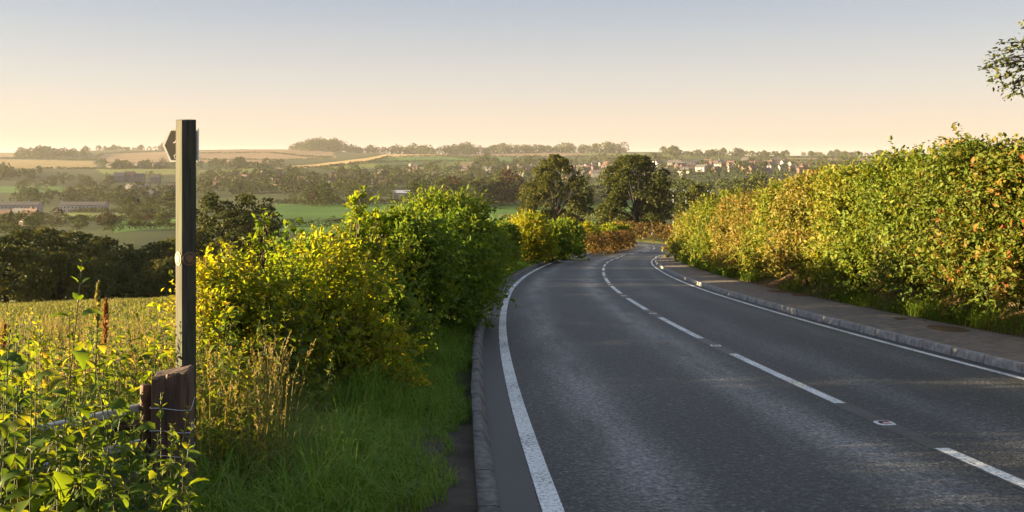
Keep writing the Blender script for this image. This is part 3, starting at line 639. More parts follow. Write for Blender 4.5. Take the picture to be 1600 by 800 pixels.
for x_, y_, h_, sd_, lb_ in ((-4.4, 1.6, 1.5, 71, 'unseen bush added beside the camera to shade the near road'), (-5.2, -1.6, 2.2, 72, 'taller unseen bush added behind the camera for shade'), (-5.6, -5.0, 2.3, 73, 'last unseen bush added behind the camera for shade'), (-5.4, 4.0, 1.45, 78, 'low unseen bush added left of the nettle bed to shade it'), (-5.9, 5.0, 1.4, 79, 'low unseen bush added left of the gate for shade'), (-8.4, 6.9, 1.3, 74, 'unseen bush added left of the nettles to shade the road')):  # out of view, added only to shade the near road and nettle bed
    zg_ = gz(x_, y_); gg = np.random.default_rng(sd_)
    shrub('verge_bush', lb_, 'bush', 'bushes along the left verge', [(x_ + gg.normal(0, .5), y_ + gg.normal(0, .8), zg_ + h_ * f_, 0.7, 0.8, h_ * 0.3) for f_ in (0.2, 0.25, 0.45, 0.5, 0.55, 0.68, 0.7)], 6000, 0.09, M['bush_green'], sd_, nst=30, gap=0.2)
hedgerow('trimmed_hedge', [(at(915, 80)), (at(940, 82)), (at(962, 90)), at(979, 97)], 1.9, 1.8, M['brown_hedge'], 0.16, 'trimmed brown hedge on the outside of the road bend', 41, trim=True)
hedgerow('bank_hedge', [at(968, 128), at(1000, 122.5), at(1030, 118), at(1060, 112)], 2.3, 2.5, M['brown_hedge'], 0.22, 'rust coloured hedge across the end of the visible road', 42, trim=True)

# ------------------------------------------------------------------ trees
def tree_geo(seed, H, W, nl, nleaf, leaf, trunk_r, bare=0.22, shape=0.5, per=5, gap=0.12, lump=0.2, gscale=0.8, spread=1.0):
    """-> leaf arrays and a MB of trunk and limbs, standing on the origin"""
    g = np.random.default_rng(seed); lum = []; mb = MB()
    zt = H * 0.52
    mb.tube([(0, 0, -0.4), (0.02 * H, 0, H * 0.12), (0.0, 0.02 * H, H * 0.3), (0.02 * H, 0, zt)], [trunk_r * 1.35, trunk_r, trunk_r * 0.8, trunk_r * 0.45], 8)
    for k_ in range(nl):
        t = (k_ + g.random()) / nl; z = H * (bare + (0.98 - bare) * t)
        tt = (z / H - bare) / (1 - bare)
        env = W / 2 * (math.sin(math.pi * min(1, (tt * (1 - shape * 0.3) + 0.16 + 0.1 * shape))) ** 0.6)
        a_ = k_ * 2.4 + g.normal(0, 0.5); r = lump * W * g.uniform(0.65, 1.15) * (1 - 0.25 * tt)
        q = env * math.sqrt(g.uniform(0.15, 1.0)) * spread
        q = max(0, min(q, W / 2 - r * 0.6)); z = min(z, H - r * 0.75)
        c = np.array([math.cos(a_) * q, math.sin(a_) * q, z]); lum.append((c[0], c[1], c[2], r, r, r * 0.75))
        b = np.array([0.01 * H, 0, min(zt, H * (bare * 0.75 + 0.3 * tt))]); m1 = b * 0.45 + c * 0.55 + np.array([0, 0, -0.06 * H]) * g.uniform(-0.5, 1.2)
        if k_ % 3 == 0: mb.tube([b, m1, c], [trunk_r * 0.3, trunk_r * 0.16, trunk_r * 0.05], 5, cap=False)
    V, Fq, tv, tw = shoots(lum, nleaf, leaf, seed, per, (leaf * 0.5, leaf * 2.2), gap, gscale, 0.25, 0.18, flat=True)
    return V, Fq, tv, mb
def big_tree(name, label, cat, group, px, Z, row_top, W, mat, seed, nl=38, nleaf=26000, leaf=0.3, tr=0.5, bare=0.2, gap=0.14, lump=0.15, ground=None, rz=0, **kw):
    x, y = at(px, Z); zg = gz(x, y); H = (HZ - row_top) * Z / F - zg
    root = empty(name, (x, y, zg), rz); tag(root, label, cat, group)
    V, Fq, tv, mb = tree_geo(seed, H, W, nl, nleaf, leaf, tr, bare, gap=gap, lump=lump, **kw)
    mesh_np('crown', V, Fq, mat, root, attrs={'tint': tv}); mb.build('trunk', M['bark'], root, smooth=True)
    return root
OG = 'oaks beyond the road bend'
big_tree('oak_tree', 'ragged oak standing alone in front of the green field, the left of the two oaks', 'tree', OG, 868, 172, 243, 14.2, M['oak'], 61, nl=80, nleaf=60000, leaf=0.30, tr=0.55, bare=0.06, gap=0.22, lump=0.12, gscale=0.9, shape=0.55, spread=1.12)
big_tree('oak_tree', 'broad dark oak beside the road bend, the right of the two oaks', 'tree', OG, 994, 163, 244, 13.6, M['oak'], 62, nl=80, nleaf=60000, leaf=0.30, tr=0.55, bare=0.08, gap=0.22, lump=0.125, gscale=0.9, shape=0.75, spread=1.12, rz=1.0)
big_tree('roadside_tree', 'brownish leaning tree just above the green hedge top', 'tree', 'trees behind the tall hedge', 1088, 150, 290, 8.0, M['oak'], 63, nl=24, nleaf=14000, leaf=0.28, tr=0.35, bare=0.12)
big_tree('roadside_tree', 'low olive tree peeping over the hedge beside the brownish tree', 'tree', 'trees behind the tall hedge', 1138, 140, 306, 7.5, M['oak'], 64, nl=20, nleaf=10000, leaf=0.28, tr=0.3, bare=0.12)
TG = 'dark trees of the wood below the meadow'
WOOD = [(-60, 92, 372, 10, 'dense tree at the near end of the wood below the meadow'), (28, 95, 362, 9, 'dark tree of the wood right below the far terrace roofs'), (72, 104, 358, 8, 'tall olive crown of the wood behind the nettle top'), (120, 98, 364, 9.5, 'wide crown in the middle of the wood edge'),
        (165, 104, 372, 8.5, 'low rounded crown of the wood below the small green field'), (212, 100, 392, 8, 'lowest dark crown of the wood left of the signpost'), (255, 106, 380, 8, 'dark crown of the wood against the signpost'), (300, 112, 362, 8, 'dark wood tree right behind the signpost'), (8, 84, 388, 8.5, 'front tree of the wood at the meadow edge'), (95, 86, 398, 8, 'bushy front tree of the wood where the meadow ends'), (180, 88, 415, 7, 'low front tree of the wood beside the golden meadow'), (262, 92, 408, 7, 'low dark tree of the wood between meadow and signpost')]
for i, (px, Z, rt, W, lab) in enumerate(WOOD):
    big_tree('wood_tree', lab, 'tree', TG, px, Z, rt, W, M['tree'], 70 + i, nl=24, nleaf=11000, leaf=0.27, tr=0.3, bare=0.03, gap=0.12, lump=0.2, rz=i)
for i, (px, Z, rt, W, lab) in enumerate([(330, 128, 303, 7.4, 'upright dark tree just right of the signpost'), (394, 128, 305, 9.0, 'broad dark tree behind the golden bush'), (362, 124, 330, 8.5, 'lower dark tree between the upright and the broad dark tree'), (420, 135, 345, 5.0, 'small dark tree beside the far green field')]):
    big_tree('field_tree', lab, 'tree', 'dark trees right of the signpost', px, Z, rt, W, M['tree'], 90 + i, nl=34, nleaf=18000, leaf=0.27, tr=0.3, bare=0.03, gap=0.12, lump=0.18, shape=1.0, rz=i * 1.3)

# far trees: six grown once, then copied one by one
protos = []
for i in range(7):
    g_H, g_W = [(12, 11), (13, 9), (10, 12), (14, 8), (9, 9), (11, 10), (15, 7)][i]
    V, Fq, tv, mb = tree_geo(200 + i, g_H, g_W, 14, 1500, 0.62, 0.3, 0.06, per=3, lump=0.22, gap=0.1)
    me_o = mesh_np('far_tree', V, Fq, M['copper_tree'] if i == 5 else M['far_tree'], attrs={'tint': tv})
    protos.append(me_o.data); bpy.data.objects.remove(me_o)
PH = [12, 13, 10, 14, 9, 11, 15]
nfar = 0
def far_tree(x, y, hgt, lab, group, g, kind=None):
    global nfar
    k = int(g.choice([0, 1, 2, 3, 4, 6])) if kind is None else kind
    if kind is None and g.random() < 0.05: k = 5
    o_ = bpy.data.objects.new('far_tree', protos[k]); s = hgt / PH[k]
    o_.location = (x, y, gz(x, y) - 0.3); o_.scale = (s * g.uniform(0.9, 1.2), s * g.uniform(0.9, 1.2), s); o_.rotation_euler = (0, 0, g.uniform(0, 6.28))
    link(o_); tag(o_, lab, 'tree', group); nfar += 1
# rows of trees by zone: (px0, px1, Z0, Z1, count, h0, h1, label, group)
ZONES = [
    (500, 560, 585, 640, 5, 12, 17, 'dark tree of the clump at the left end of the far green field', 'clump behind the far green field'),
    (415, 500, 600, 650, 7, 7, 12, 'lower tree of the row beyond the left part of the green field', 'tree row beyond the green field'),
    (560, 660, 610, 660, 8, 7, 12, 'tree of the row behind the golden bush and the green field', 'tree row beyond the green field'),
    (645, 760, 520, 600, 14, 12, 19, 'tall dark tree of the belt behind the tallest bush', 'dark belt behind the field'),
    (760, 850, 560, 620, 10, 12, 18, 'tall dark tree of the belt left of the oaks', 'dark belt behind the field'),
    (780, 800, 560, 570, 2, 21, 22, 'paler domed tree standing out of the dark belt', 'dark belt behind the field'),
    (850, 960, 560, 640, 12, 12, 19, 'dark tree of the belt seen between the two oaks', 'dark belt behind the field'),
    (1020, 1080, 480, 560, 9, 13, 18, 'dark tree of the belt right of the oaks', 'belt above the floodlights'),
    (1075, 1185, 400, 440, 12, 13, 17, 'large dark tree of the wood behind the hedge', 'wood behind the hedge'),
    (0, 60, 380, 460, 7, 8, 12, 'tree between the near wood and the terrace', 'trees below the terrace'),
    (30, 140, 470, 560, 5, 6, 11, 'tree standing in front of the terrace', 'trees below the terrace'),
    (185, 275, 560, 640, 10, 11, 16, 'tree of the dark clump right of the terrace', 'dark clump right of the terrace'),
    (120, 190, 430, 460, 7, 5, 7, 'low tree of the scrub below the strip field', 'scrub below the strip field'),
    (205, 280, 400, 430, 7, 5, 7, 'low tree of the scrub above the small green field', 'scrub above the green field'),
    (30, 180, 850, 1050, 14, 8, 13, 'tree behind the terrace roofs', 'trees behind the terrace'),
    (30, 172, 1150, 1450, 20, 10, 18, 'tree of the park left of the white flats', 'trees beside the white flats'),
    (225, 275, 1400, 1500, 4, 8, 12, 'tree in front of the white flats', 'trees beside the white flats'),
    (310, 430, 900, 1400, 26, 9, 16, 'tree among the houses right of the signpost', 'town trees right of the signpost'),
    (430, 620, 850, 1300, 36, 8, 15, 'tree among the houses below the wheat field', 'town trees below the wheat field'),
    (620, 800, 900, 1500, 30, 8, 15, 'tree among the houses behind the dark belt', 'town trees behind the belt'),
    (800, 1060, 1000, 1700, 26, 8, 14, 'tree among the houses behind the oaks', 'town trees behind the oaks'),
    (1060, 1340, 1000, 1900, 24, 8, 14, 'tree among the red roofs above the hedge', 'town trees above the hedge')]
g = np.random.default_rng(77)
for z_ in ZONES:
    for _ in range(z_[4]):
        px = g.uniform(z_[0], z_[1]); Z = g.uniform(z_[2], z_[3]); x, y = at(px, Z)
        far_tree(x, y, g.uniform(z_[5], z_[6]), z_[7], z_[8], g)

# woods and ridge trees that read as one mass
def mass(name, px0, px1, rows, n, hgt, label, seed, leaf=4.2, Zr=None, kind='stuff', dome=0):
    g = np.random.default_rng(seed); lum = []
    for _ in range(n):
        px = g.uniform(px0, px1)
        if Zr: Z = g.uniform(*Zr); x, y = at(px, Z)
        else: x, y = hit(px, g.uniform(*rows))
        h = hgt * g.uniform(0.45, 1.3) * (0.45 + dome * math.sin(math.pi * np.clip((px - px0) / (px1 - px0), 0, 1)) if dome else 1 + 0.45 * float(nz(np.array([[px * 0.1, seed, 0]]), 0.9, 2)[0])); z = gz(x, y); lum.append((x, y, z + h * 0.28, h * 0.5, h * 0.5, h * 0.72))
    lum = np.array(lum); o0 = lum[:, :3].mean(0); lum[:, :3] -= o0
    V, Fq, tv, tw = shoots(lum, n * 110, leaf, seed, 3, (leaf * .4, leaf * 1.2), 0.2, 0.05, 0.2, 0.15, flat=True)
    o_ = mesh_np(name, V, Fq, M['far_tree'], attrs={'tint': tv}, loc=tuple(o0)); tag(o_, label, 'woodland', kind=kind); return o_
mass('ridge_woodland', 452, 565, None, 170, 30, 'dark wood crowning the hill behind the pink fields', 301, Zr=(3200, 3700), dome=0.9)
mass('ridge_woodland', 555, 660, None, 80, 24, 'wood on the skyline above the wheat field', 302, Zr=(3200, 3500))
mass('ridge_woodland', 650, 760, None, 110, 27, 'long dark wood on the skyline right of the wheat field', 303, Zr=(3000, 3350))
mass('ridge_woodland', 755, 975, None, 200, 26, 'uneven line of skyline trees above the oaks', 304, Zr=(3050, 3400))
mass('ridge_woodland', 25, 135, None, 80, 20, 'wood on the slope at the far left', 305, Zr=(2700, 3000))
mass('ridge_woodland', 150, 275, None, 45, 16, 'thin line of trees on the skyline left of the signpost', 306, Zr=(3500, 3700))
mass('ridge_woodland', 1035, 1160, None, 70, 17, 'tree line on the skyline right of the oaks', 307, Zr=(2500, 3000))
mass('ridge_woodland', 1155, 1420, None, 110, 13, 'faint tree line on the skyline above the hedge', 308, Zr=(2700, 3400))
mass('town_woodland', 430, 640, None, 130, 12, 'mass of trees over the town below the wheat field', 314, Zr=(900, 1500), leaf=2.2)
mass('town_woodland', 640, 860, None, 130, 12, 'mass of trees over the town behind the dark belt', 315, Zr=(900, 1600), leaf=2.2)
mass('town_woodland', 310, 430, None, 80, 12, 'mass of trees over the town right of the signpost', 316, Zr=(950, 1550), leaf=2.2)
mass('town_woodland', 20, 280, None, 70, 11, 'mass of trees behind the long terrace', 317, Zr=(880, 1080), leaf=2.2)
mass('town_woodland', 860, 1350, None, 110, 11, 'scattered trees among the red roofs', 318, Zr=(900, 1700), leaf=2.2)
mass('town_woodland', 150, 300, None, 60, 11, 'mass of trees under the pink field at the far left', 309, Zr=(1750, 2050), leaf=2.6)
mass('town_woodland', 310, 440, None, 50, 12, 'mass of trees below the pink stubble field', 310, Zr=(1700, 2000), leaf=2.6)
mass('town_woodland', 740, 860, None, 60, 13, 'mass of trees at the right end of the hill fields', 311, Zr=(1700, 2000), leaf=2.6)
mass('town_woodland', 860, 1060, None, 70, 13, 'mass of trees over the town behind the oaks', 312, Zr=(1850, 2300), leaf=2.6)
mass('town_woodland', -60, 60, None, 50, 12, 'mass of trees at the left edge above the park', 313, Zr=(1400, 1700), leaf=2.6)

HD = [([(0, 248), (145, 251), (160, 241), (275, 236)], 'hedge along the top of the straw strip'), ([(60, 264), (275, 264)], 'hedge under the straw strip'),
      ([(440, 264), (500, 262), (575, 254), (605, 246)], 'hedge along the lower edge of the wheat field'), ([(605, 246), (700, 244.5), (757, 251)], 'hedge above the green hill field'),
      ([(585, 254), (660, 253), (766, 252)], 'hedge across the middle of the hill fields'), ([(600, 261), (660, 260.5), (690, 253)], 'short hedge inside the hill fields'),
      ([(500, 263), (540, 268), (620, 274)], 'hedge at the foot of the hill fields'), ([(310, 240), (420, 239), (520, 246)], 'hedge between the pink stubble fields'), ([(310, 250), (430, 251), (520, 247)], 'hedge under the pink stubble fields'),
      ([(740, 244.5), (960, 244.5)], 'long thin hedge under the skyline wood'), ([(1040, 247), (1180, 249), (1345, 256)], 'hedge across the field above the town'), ([(1250, 258), (1350, 255)], 'hedge under the tan field above the tall hedge'), ([(1180, 247), (1400, 247)], 'thin hedge below the right skyline'),
      ([(430, 320), (560, 318), (660, 318)], 'dark hedge at the back of the green field'), ([(430, 354), (500, 353), (640, 350)], 'dark hedge across the front of the green field'), ([(780, 349), (840, 348), (900, 347), (985, 345)], 'dark hedge across the field behind the oaks'),
      ([(108, 345), (205, 346), (275, 340)], 'hedge between strip field and green field'), ([(95, 332), (205, 333)], 'hedge behind the strip field'), ([(170, 363), (290, 357)], 'hedge at the near edge of the small green field')]
for i, (pp, lab) in enumerate(HD):
    W = [hit(a_, b_) for a_, b_ in pp]; Zm = np.mean([q[1] for q in W])
    hedgerow('hedgerow', W, 3.2 if Zm > 900 else 3.0, 4.0 if Zm > 900 else 3.0, M['far_tree'], max(0.5, Zm * 0.0007), lab, 400 + i)

# ------------------------------------------------------------------ houses
M['brick'] = plain_mat('house_brick', (0.13, 0.075, 0.06), 0.9, 0.5, 0.25)
M['stone'] = plain_mat('grey_render', (0.36, 0.32, 0.31), 0.9, 0.4, 0.2)
M['white'] = plain_mat('white_render', (0.18, 0.165, 0.155), 0.85, 0.4, 0.12)
M['tile'] = plain_mat('red_roof_tile', (0.13, 0.07, 0.055), 0.85, 0.8, 0.35)
M['slate'] = plain_mat('slate_roof', (0.095, 0.085, 0.085), 0.75, 0.8, 0.3)
M['metal_roof'] = plain_mat('pale_metal_roof', (0.42, 0.42, 0.45), 0.5, 0.1, 0.15)
M['pane'] = plain_mat('window_pane', (0.05, 0.055, 0.065), 0.12)
M['trim'] = plain_mat('white_window_trim', (0.6, 0.58, 0.55), 0.7)
def house(wx, dy, hw, hr, wall, roof, nwin=2, floors=2, chim=1, door=True):
    r = empty('house', (0, 0, 0))
    b = MB(); b.box((0, 0, hw / 2 - 0.5), (wx, dy, hw + 1.0))
    b.add([(-wx / 2, -dy / 2, hw), (-wx / 2, dy / 2, hw), (-wx / 2, 0, hw + hr), (wx / 2, -dy / 2, hw), (wx / 2, dy / 2, hw), (wx / 2, 0, hw + hr)], [(0, 1, 2), (3, 5, 4)])
    b.build('wall', wall, r)
    q = MB(); e = 0.35; t = 0.22
    for sg_ in (-1, 1):
        y0 = sg_ * (dy / 2 + e); z0 = hw - e * hr / (dy / 2)
        q.add([(-wx / 2 - .25, y0, z0 + .04), (wx / 2 + .25, y0, z0 + .04), (wx / 2 + .25, 0, hw + hr + .04), (-wx / 2 - .25, 0, hw + hr + .04),
               (-wx / 2 - .25, y0, z0 + t), (wx / 2 + .25, y0, z0 + t), (wx / 2 + .25, 0, hw + hr + t), (-wx / 2 - .25, 0, hw + hr + t)], [(0, 1, 2, 3), (4, 5, 6, 7), (0, 1, 5, 4), (1, 2, 6, 5), (0, 3, 7, 4)])
    rf = q.build('roof', roof, r)
    for k_ in range(chim):
        c = MB(); cx = (k_ - (chim - 1) / 2) * wx * 0.8 + (wx * 0.42 if chim == 1 else 0); c.box((cx, 0.3, hw + hr + 0.3), (0.9, 0.6, 1.6)); c.box((cx, 0.3, hw + hr + 1.14), (1.0, 0.7, 0.1))
        c.build('chimney', M['brick'], rf)
    for f_ in range(floors):
        for k_ in range(nwin):
            x = (k_ - (nwin - 1) / 2) * wx / nwin * 0.95; z = 1.5 + f_ * 2.7
            for yy, sg_ in ((-dy / 2, -1), (dy / 2, 1)):
                if sg_ > 0: continue
                w = MB(); w.box((x, yy - 0.02, z), (1.3, 0.1, 1.5)); w_ = w.build('window', M['trim'], r)
                w = MB(); w.box((x, yy - 0.05, z), (1.08, 0.1, 1.28)); w.build('pane', M['pane'], w_)
    if door:
        d = MB(); d.box((wx * 0.02, -dy / 2 - 0.02, 1.0), (0.95, 0.12, 2.1)); d.build('door', M['slate'], r)
    return r
def simple(r):
    """the same house as one mesh, for copies too small to show their parts"""
    import bmesh
    bm = bmesh.new(); mats = []
    def rec(o_):
        if o_.type == 'MESH':
            n0 = len(bm.faces); bm.from_mesh(o_.data); bm.faces.ensure_lookup_table()
            mt_ = o_.data.materials[0]
            if mt_ not in mats: mats.append(mt_)
            for f_ in bm.faces[n0:]: f_.material_index = mats.index(mt_)
        for c_ in o_.children: rec(c_)
    rec(r); me = bpy.data.meshes.new('house'); bm.to_mesh(me); bm.free()
    for mt_ in mats: me.materials.append(mt_)
    return me
def kill(r):
    for c_ in list(r.children): kill(c_)
    bpy.data.objects.remove(r)
def put(o_, px, Z, rz, name, lab, cat, group, dz=0.0):
    x, y = at(px, Z); o_.location = (x, y, gz(x, y) + dz); o_.rotation_euler = (0, 0, rz); o_.name = name; tag(o_, lab, cat, group); return o_
# long grey terrace at the left, every house with its parts
th = house(6.4, 8.0, 6.2, 2.6, M['stone'], M['slate'], 2, 2, 1)
first = True
zt0 = min(gz(*at(p_, 760)) for p_ in (-40, 40, 110, 178))
for blk, (p0, p1) in enumerate(((-60, 76), (102, 176))):
    n_ = int((p1 - p0) / F * 760 / 6.4)
    for k_ in range(n_):
        o_ = th if first else copy_tree(th); first = False
        px = p0 + k_ * 6.4 * F / 760
        lab = 'grey slate roofed house of the long terrace left of the tree gap' if blk == 0 else 'grey slate roofed house of the terrace between tree gap and dark clump'
        put(o_, px, 760, 0, 'terraced_house', lab, 'house', 'houses of the grey terrace'); o_.location.z = zt0 + 2.0
# white flats
for k_, (px, Z, w, hw, hr, lab) in enumerate([(187, 1330, 15, 10, 5, 'white gabled block at the left end of the flats'), (203, 1340, 14, 11, 5, 'white flats block with the red roof'), (218, 1345, 14, 9, 4, 'lower white flats block in the middle'), (243, 1330, 13, 9, 3, 'separate white block at the right end of the flats')]):
    fl = house(w, 10, hw, hr, M['white'], M['tile'] if k_ == 1 else M['slate'], 4, 3, 2)
    put(fl, px, Z, 0.1, 'apartment_building', lab, 'building', 'white flats across the valley')
# town houses: three kinds, copied one by one
hk = []
for w_, r_ in ((M['brick'], M['tile']), (M['white'], M['tile']), (M['stone'], M['slate']), (M['brick'], M['slate']), (M['white'], M['slate'])):
    h_ = house(9, 7.5, 5.2, 3.0, w_, r_, 2, 2, 1); hk.append(simple(h_)); kill(h_)
g = np.random.default_rng(88)
TOWN = [(880, 1060, 1150, 1800, 58, 'house among the roofs of the town behind the oaks', 'town houses behind the oaks'), (1060, 1260, 1100, 1800, 62, 'house among the red roofs seen over the hedge', 'town houses over the hedge'),
        (190, 290, 950, 1150, 12, 'house among the trees left of the signpost and right of the terrace', 'town houses by the signpost'), (330, 440, 1000, 1500, 14, 'house among the trees right of the signpost', 'town houses by the signpost'),
        (440, 620, 950, 1400, 20, 'house among the trees below the wheat field', 'town houses below the wheat field'), (640, 860, 1300, 1750, 26, 'house in the trees at the foot of the hill fields', 'town houses at the hill foot'), (0, 60, 520, 600, 3, 'pale house among the trees below the terrace', 'houses below the terrace'), (170, 290, 1800, 1950, 6, 'pale house under the pink field', 'houses under the pink field')]
for p0, p1, z0, z1, n_, lab, grp in TOWN:
    for _ in range(n_):
        o_ = bpy.data.objects.new('house', hk[int(g.choice(5, p=[.34, .14, .14, .22, .16]))]); link(o_)
        s = g.uniform(0.9, 1.25); o_.scale = (s * g.uniform(0.9, 1.5), s, s)
        put(o_, g.uniform(p0, p1), g.uniform(z0, z1), g.uniform(-0.8, 0.8), 'house', lab, 'house', grp)
for px, Z, w, d, hw, roof, lab in [(628, 830, 16, 30, 5, 'metal_roof', 'pale metal roofed warehouse behind the golden bush'), (418, 1250, 36, 12, 5, 'tile', 'long low red roofed shed right of the signpost'), (1075, 1650, 40, 14, 6, 'slate', 'long grey roofed school building over the town'), (840, 1500, 40, 16, 6, 'metal_roof', 'long pale works roof in the town left of the left oak')]:
    h_ = house(w, d, hw, 2.0 if roof != 'tile' else 3, M['stone'], M[roof], 5, 1, 0, False); put(h_, px, Z, 0.1, 'warehouse', lab, 'building', 'large sheds of the town')

# floodlight poles and marker post
M['galv'] = plain_mat('galvanised_steel', (0.45, 0.46, 0.47), 0.45, 7, 0.2, metal=0.6)
M['pale_pole'] = plain_mat('pale_pole_paint', (0.33, 0.33, 0.33), 0.5, 2, 0.1)
def floodlight(px, Z, row_top, lab):
    x, y = at(px, Z); z = gz(x, y); H = (HZ - row_top) * Z / F - z
    r = empty('floodlight', (x, y, z)); tag(r, lab, 'floodlight', 'floodlights of the sports field')
    b = MB(); b.tube([(0, 0, -0.3), (0, 0, H)], [0.16, 0.10], 8); b.build('pole', M['pale_pole'], r)
    b = MB(); b.box((0, 0, H - 0.1), (2.2, 0.12, 0.12)); b.build('crossbar', M['pale_pole'], r)
    for sx_ in (-0.75, 0.75):
        b = MB(); b.box((sx_, -0.15, H + 0.2), (0.7, 0.35, 0.45)); b.build('lamp_head', M['pale_pole'], r, bevel=0.05)
floodlight(1052, 330, 297, 'pale floodlight pole standing clear beside the right oak'); floodlight(1072, 360, 298, 'second floodlight pole just right of the clear one'); floodlight(1110, 340, 299, 'floodlight pole half hidden by the brownish tree')
x, y = at(1019, 133); z = gz(x, y); r = empty('marker_post', (x, y, z)); tag(r, 'thin pale marker post behind the rust coloured hedge', 'post')
b = MB(); b.tube([(0, 0, -0.2), (0, 0, 1.7)], 0.06, 8); b.build('pole', M['pale_pole'], r); b = MB(); b.box((0, -0.08, 1.55), (0.32, 0.04, 0.32)); b.build('plate', M['pale_pole'], r, bevel=0.01)

# ------------------------------------------------------------------ road studs
M['stud_base'] = plain_mat('stud_casing', (0.62, 0.62, 0.60), 0.6, 30, 0.2)
M['stud_dark'] = plain_mat('stud_rubber', (0.03, 0.03, 0.03), 0.7)
M['stud_lens'] = plain_mat('stud_reflector', (0.75, 0.42, 0.44), 0.25)
def stud(s, lab):
    P = road_pt(s, 0.0); t = road_pt(s + 0.3, 0.0) - P; rz = math.atan2(t[1], t[0])
    r = empty('road_stud', tuple(P), rz); r.rotation_euler = (0, math.asin(-t[2] / np.linalg.norm(t)) , rz); tag(r, lab, 'road stud', 'reflecting studs in the gaps of the centre line')
    b = MB()
    ring = [(0.10 * math.copysign(abs(math.cos(a_)) ** 0.6, math.cos(a_)), 0.095 * math.copysign(abs(math.sin(a_)) ** 0.6, math.sin(a_))) for a_ in np.linspace(0, 2 * math.pi, 20, endpoint=False)]
    V = [(x, y, 0.001) for x, y in ring] + [(x * 0.9, y * 0.9, 0.009) for x, y in ring] + [(x * 0.66, y * 0.70, 0.008) for x, y in ring] + [(x * 0.62, y * 0.66, 0.003) for x, y in ring]
    n = 20; fs = [(k_ * n + i, k_ * n + (i + 1) % n, (k_ + 1) * n + (i + 1) % n, (k_ + 1) * n + i) for k_ in range(3) for i in range(n)] + [tuple(3 * n + i for i in range(n))]
    b.add(V, fs); b.build('casing', M['stud_base'], r)
    b = MB(); b.box((0, 0, 0.012), (0.085, 0.10, 0.016), taper=0.8); b.build('rubber_pad', M['stud_dark'], r, bevel=0.004)
    for sg_ in (-1, 1):
        b = MB(); b.box((sg_ * 0.04, 0, 0.014), (0.02, 0.075, 0.012)); b.build('reflector', M['stud_lens'], r, bevel=0.003)
SL = ['nearest road stud with pink reflector beside the biggest dashes', 'second nearest road stud between two long dashes', 'third road stud from the camera along the dashes', 'fourth road stud from the camera along the dashes', 'fifth road stud from the camera near the bend', 'farthest modelled road stud at the start of the bend']
for i in range(6): stud(marks[2 + i] + MK + (PER - MK) * 0.5, SL[i])

# ------------------------------------------------------------------ signpost, gatepost, gate
def wood_mat(name, lo, mid, hi, scale=4.0, moss=None, bump=0.6):
    m, nt, N, L = new_mat(name)
    tcn = N.new('ShaderNodeTexCoord'); mp = N.new('ShaderNodeMapping'); mp.inputs['Scale'].default_value = (14, 14, 0.9); L.new(tcn.outputs['Object'], mp.inputs['Vector'])
    n = N.new('ShaderNodeTexNoise'); n.inputs['Scale'].default_value = scale; n.inputs['Detail'].default_value = 8; n.inputs['Roughness'].default_value = 0.65; n.inputs['Distortion'].default_value = 0.4; L.new(mp.outputs[0], n.inputs['Vector'])
    r = ramp_node(N, [(0.3, lo), (0.5, mid), (0.7, hi)]); L.new(n.outputs['Fac'], r.inputs['Fac'])
    out = r.outputs[0]
    if moss:
        n2 = N.new('ShaderNodeTexNoise'); n2.inputs['Scale'].default_value = 9; n2.inputs['Detail'].default_value = 5
        mp2 = N.new('ShaderNodeMapping'); mp2.inputs['Scale'].default_value = (3, 3, 0.35); L.new(tcn.outputs['Object'], mp2.inputs['Vector']); L.new(mp2.outputs[0], n2.inputs['Vector'])
        r2 = ramp_node(N, [(0.45, (0, 0, 0)), (0.65, (0.7, 0.7, 0.7))]); L.new(n2.outputs['Fac'], r2.inputs['Fac'])
        mx = N.new('ShaderNodeMixRGB'); L.new(r2.outputs[0], mx.inputs[0]); L.new(out, mx.inputs[1]); mx.inputs[2].default_value = tuple(moss) + (1,); out = mx.outputs[0]
    p = N.new('ShaderNodeBsdfPrincipled'); p.inputs['Roughness'].default_value = 0.85; L.new(out, p.inputs['Base Color'])
    b = N.new('ShaderNodeBump'); b.inputs['Strength'].default_value = bump; b.inputs['Distance'].default_value = 0.006; L.new(n.outputs['Fac'], b.inputs['Height']); L.new(b.outputs[0], p.inputs['Normal'])
    o = N.new('ShaderNodeOutputMaterial'); L.new(p.outputs[0], o.inputs['Surface']); return m
M['post'] = wood_mat('weathered_post', (0.020, 0.017, 0.011), (0.045, 0.039, 0.027), (0.082, 0.073, 0.052), 3.0, moss=(0.05, 0.062, 0.024))
M['oldpost'] = wood_mat('dark_old_timber', (0.03, 0.018, 0.012), (0.085, 0.05, 0.034), (0.16, 0.10, 0.068), 3.0)
M['board'] = plain_mat('brown_sign_board', (0.055, 0.042, 0.030), 0.5, 20, 0.15)
M['signwhite'] = plain_mat('sign_white', (0.78, 0.75, 0.70), 0.5, 25, 0.12)
M['cream'] = plain_mat('cream_disc', (0.26, 0.235, 0.17), 0.45)
M['black'] = plain_mat('disc_black', (0.03, 0.028, 0.022), 0.45)
M['rust_disc'] = plain_mat('brown_disc', (0.16, 0.085, 0.04), 0.5)
M['rust'] = plain_mat('rusty_iron', (0.10, 0.055, 0.035), 0.8, 20, 0.5, bump=0.3)

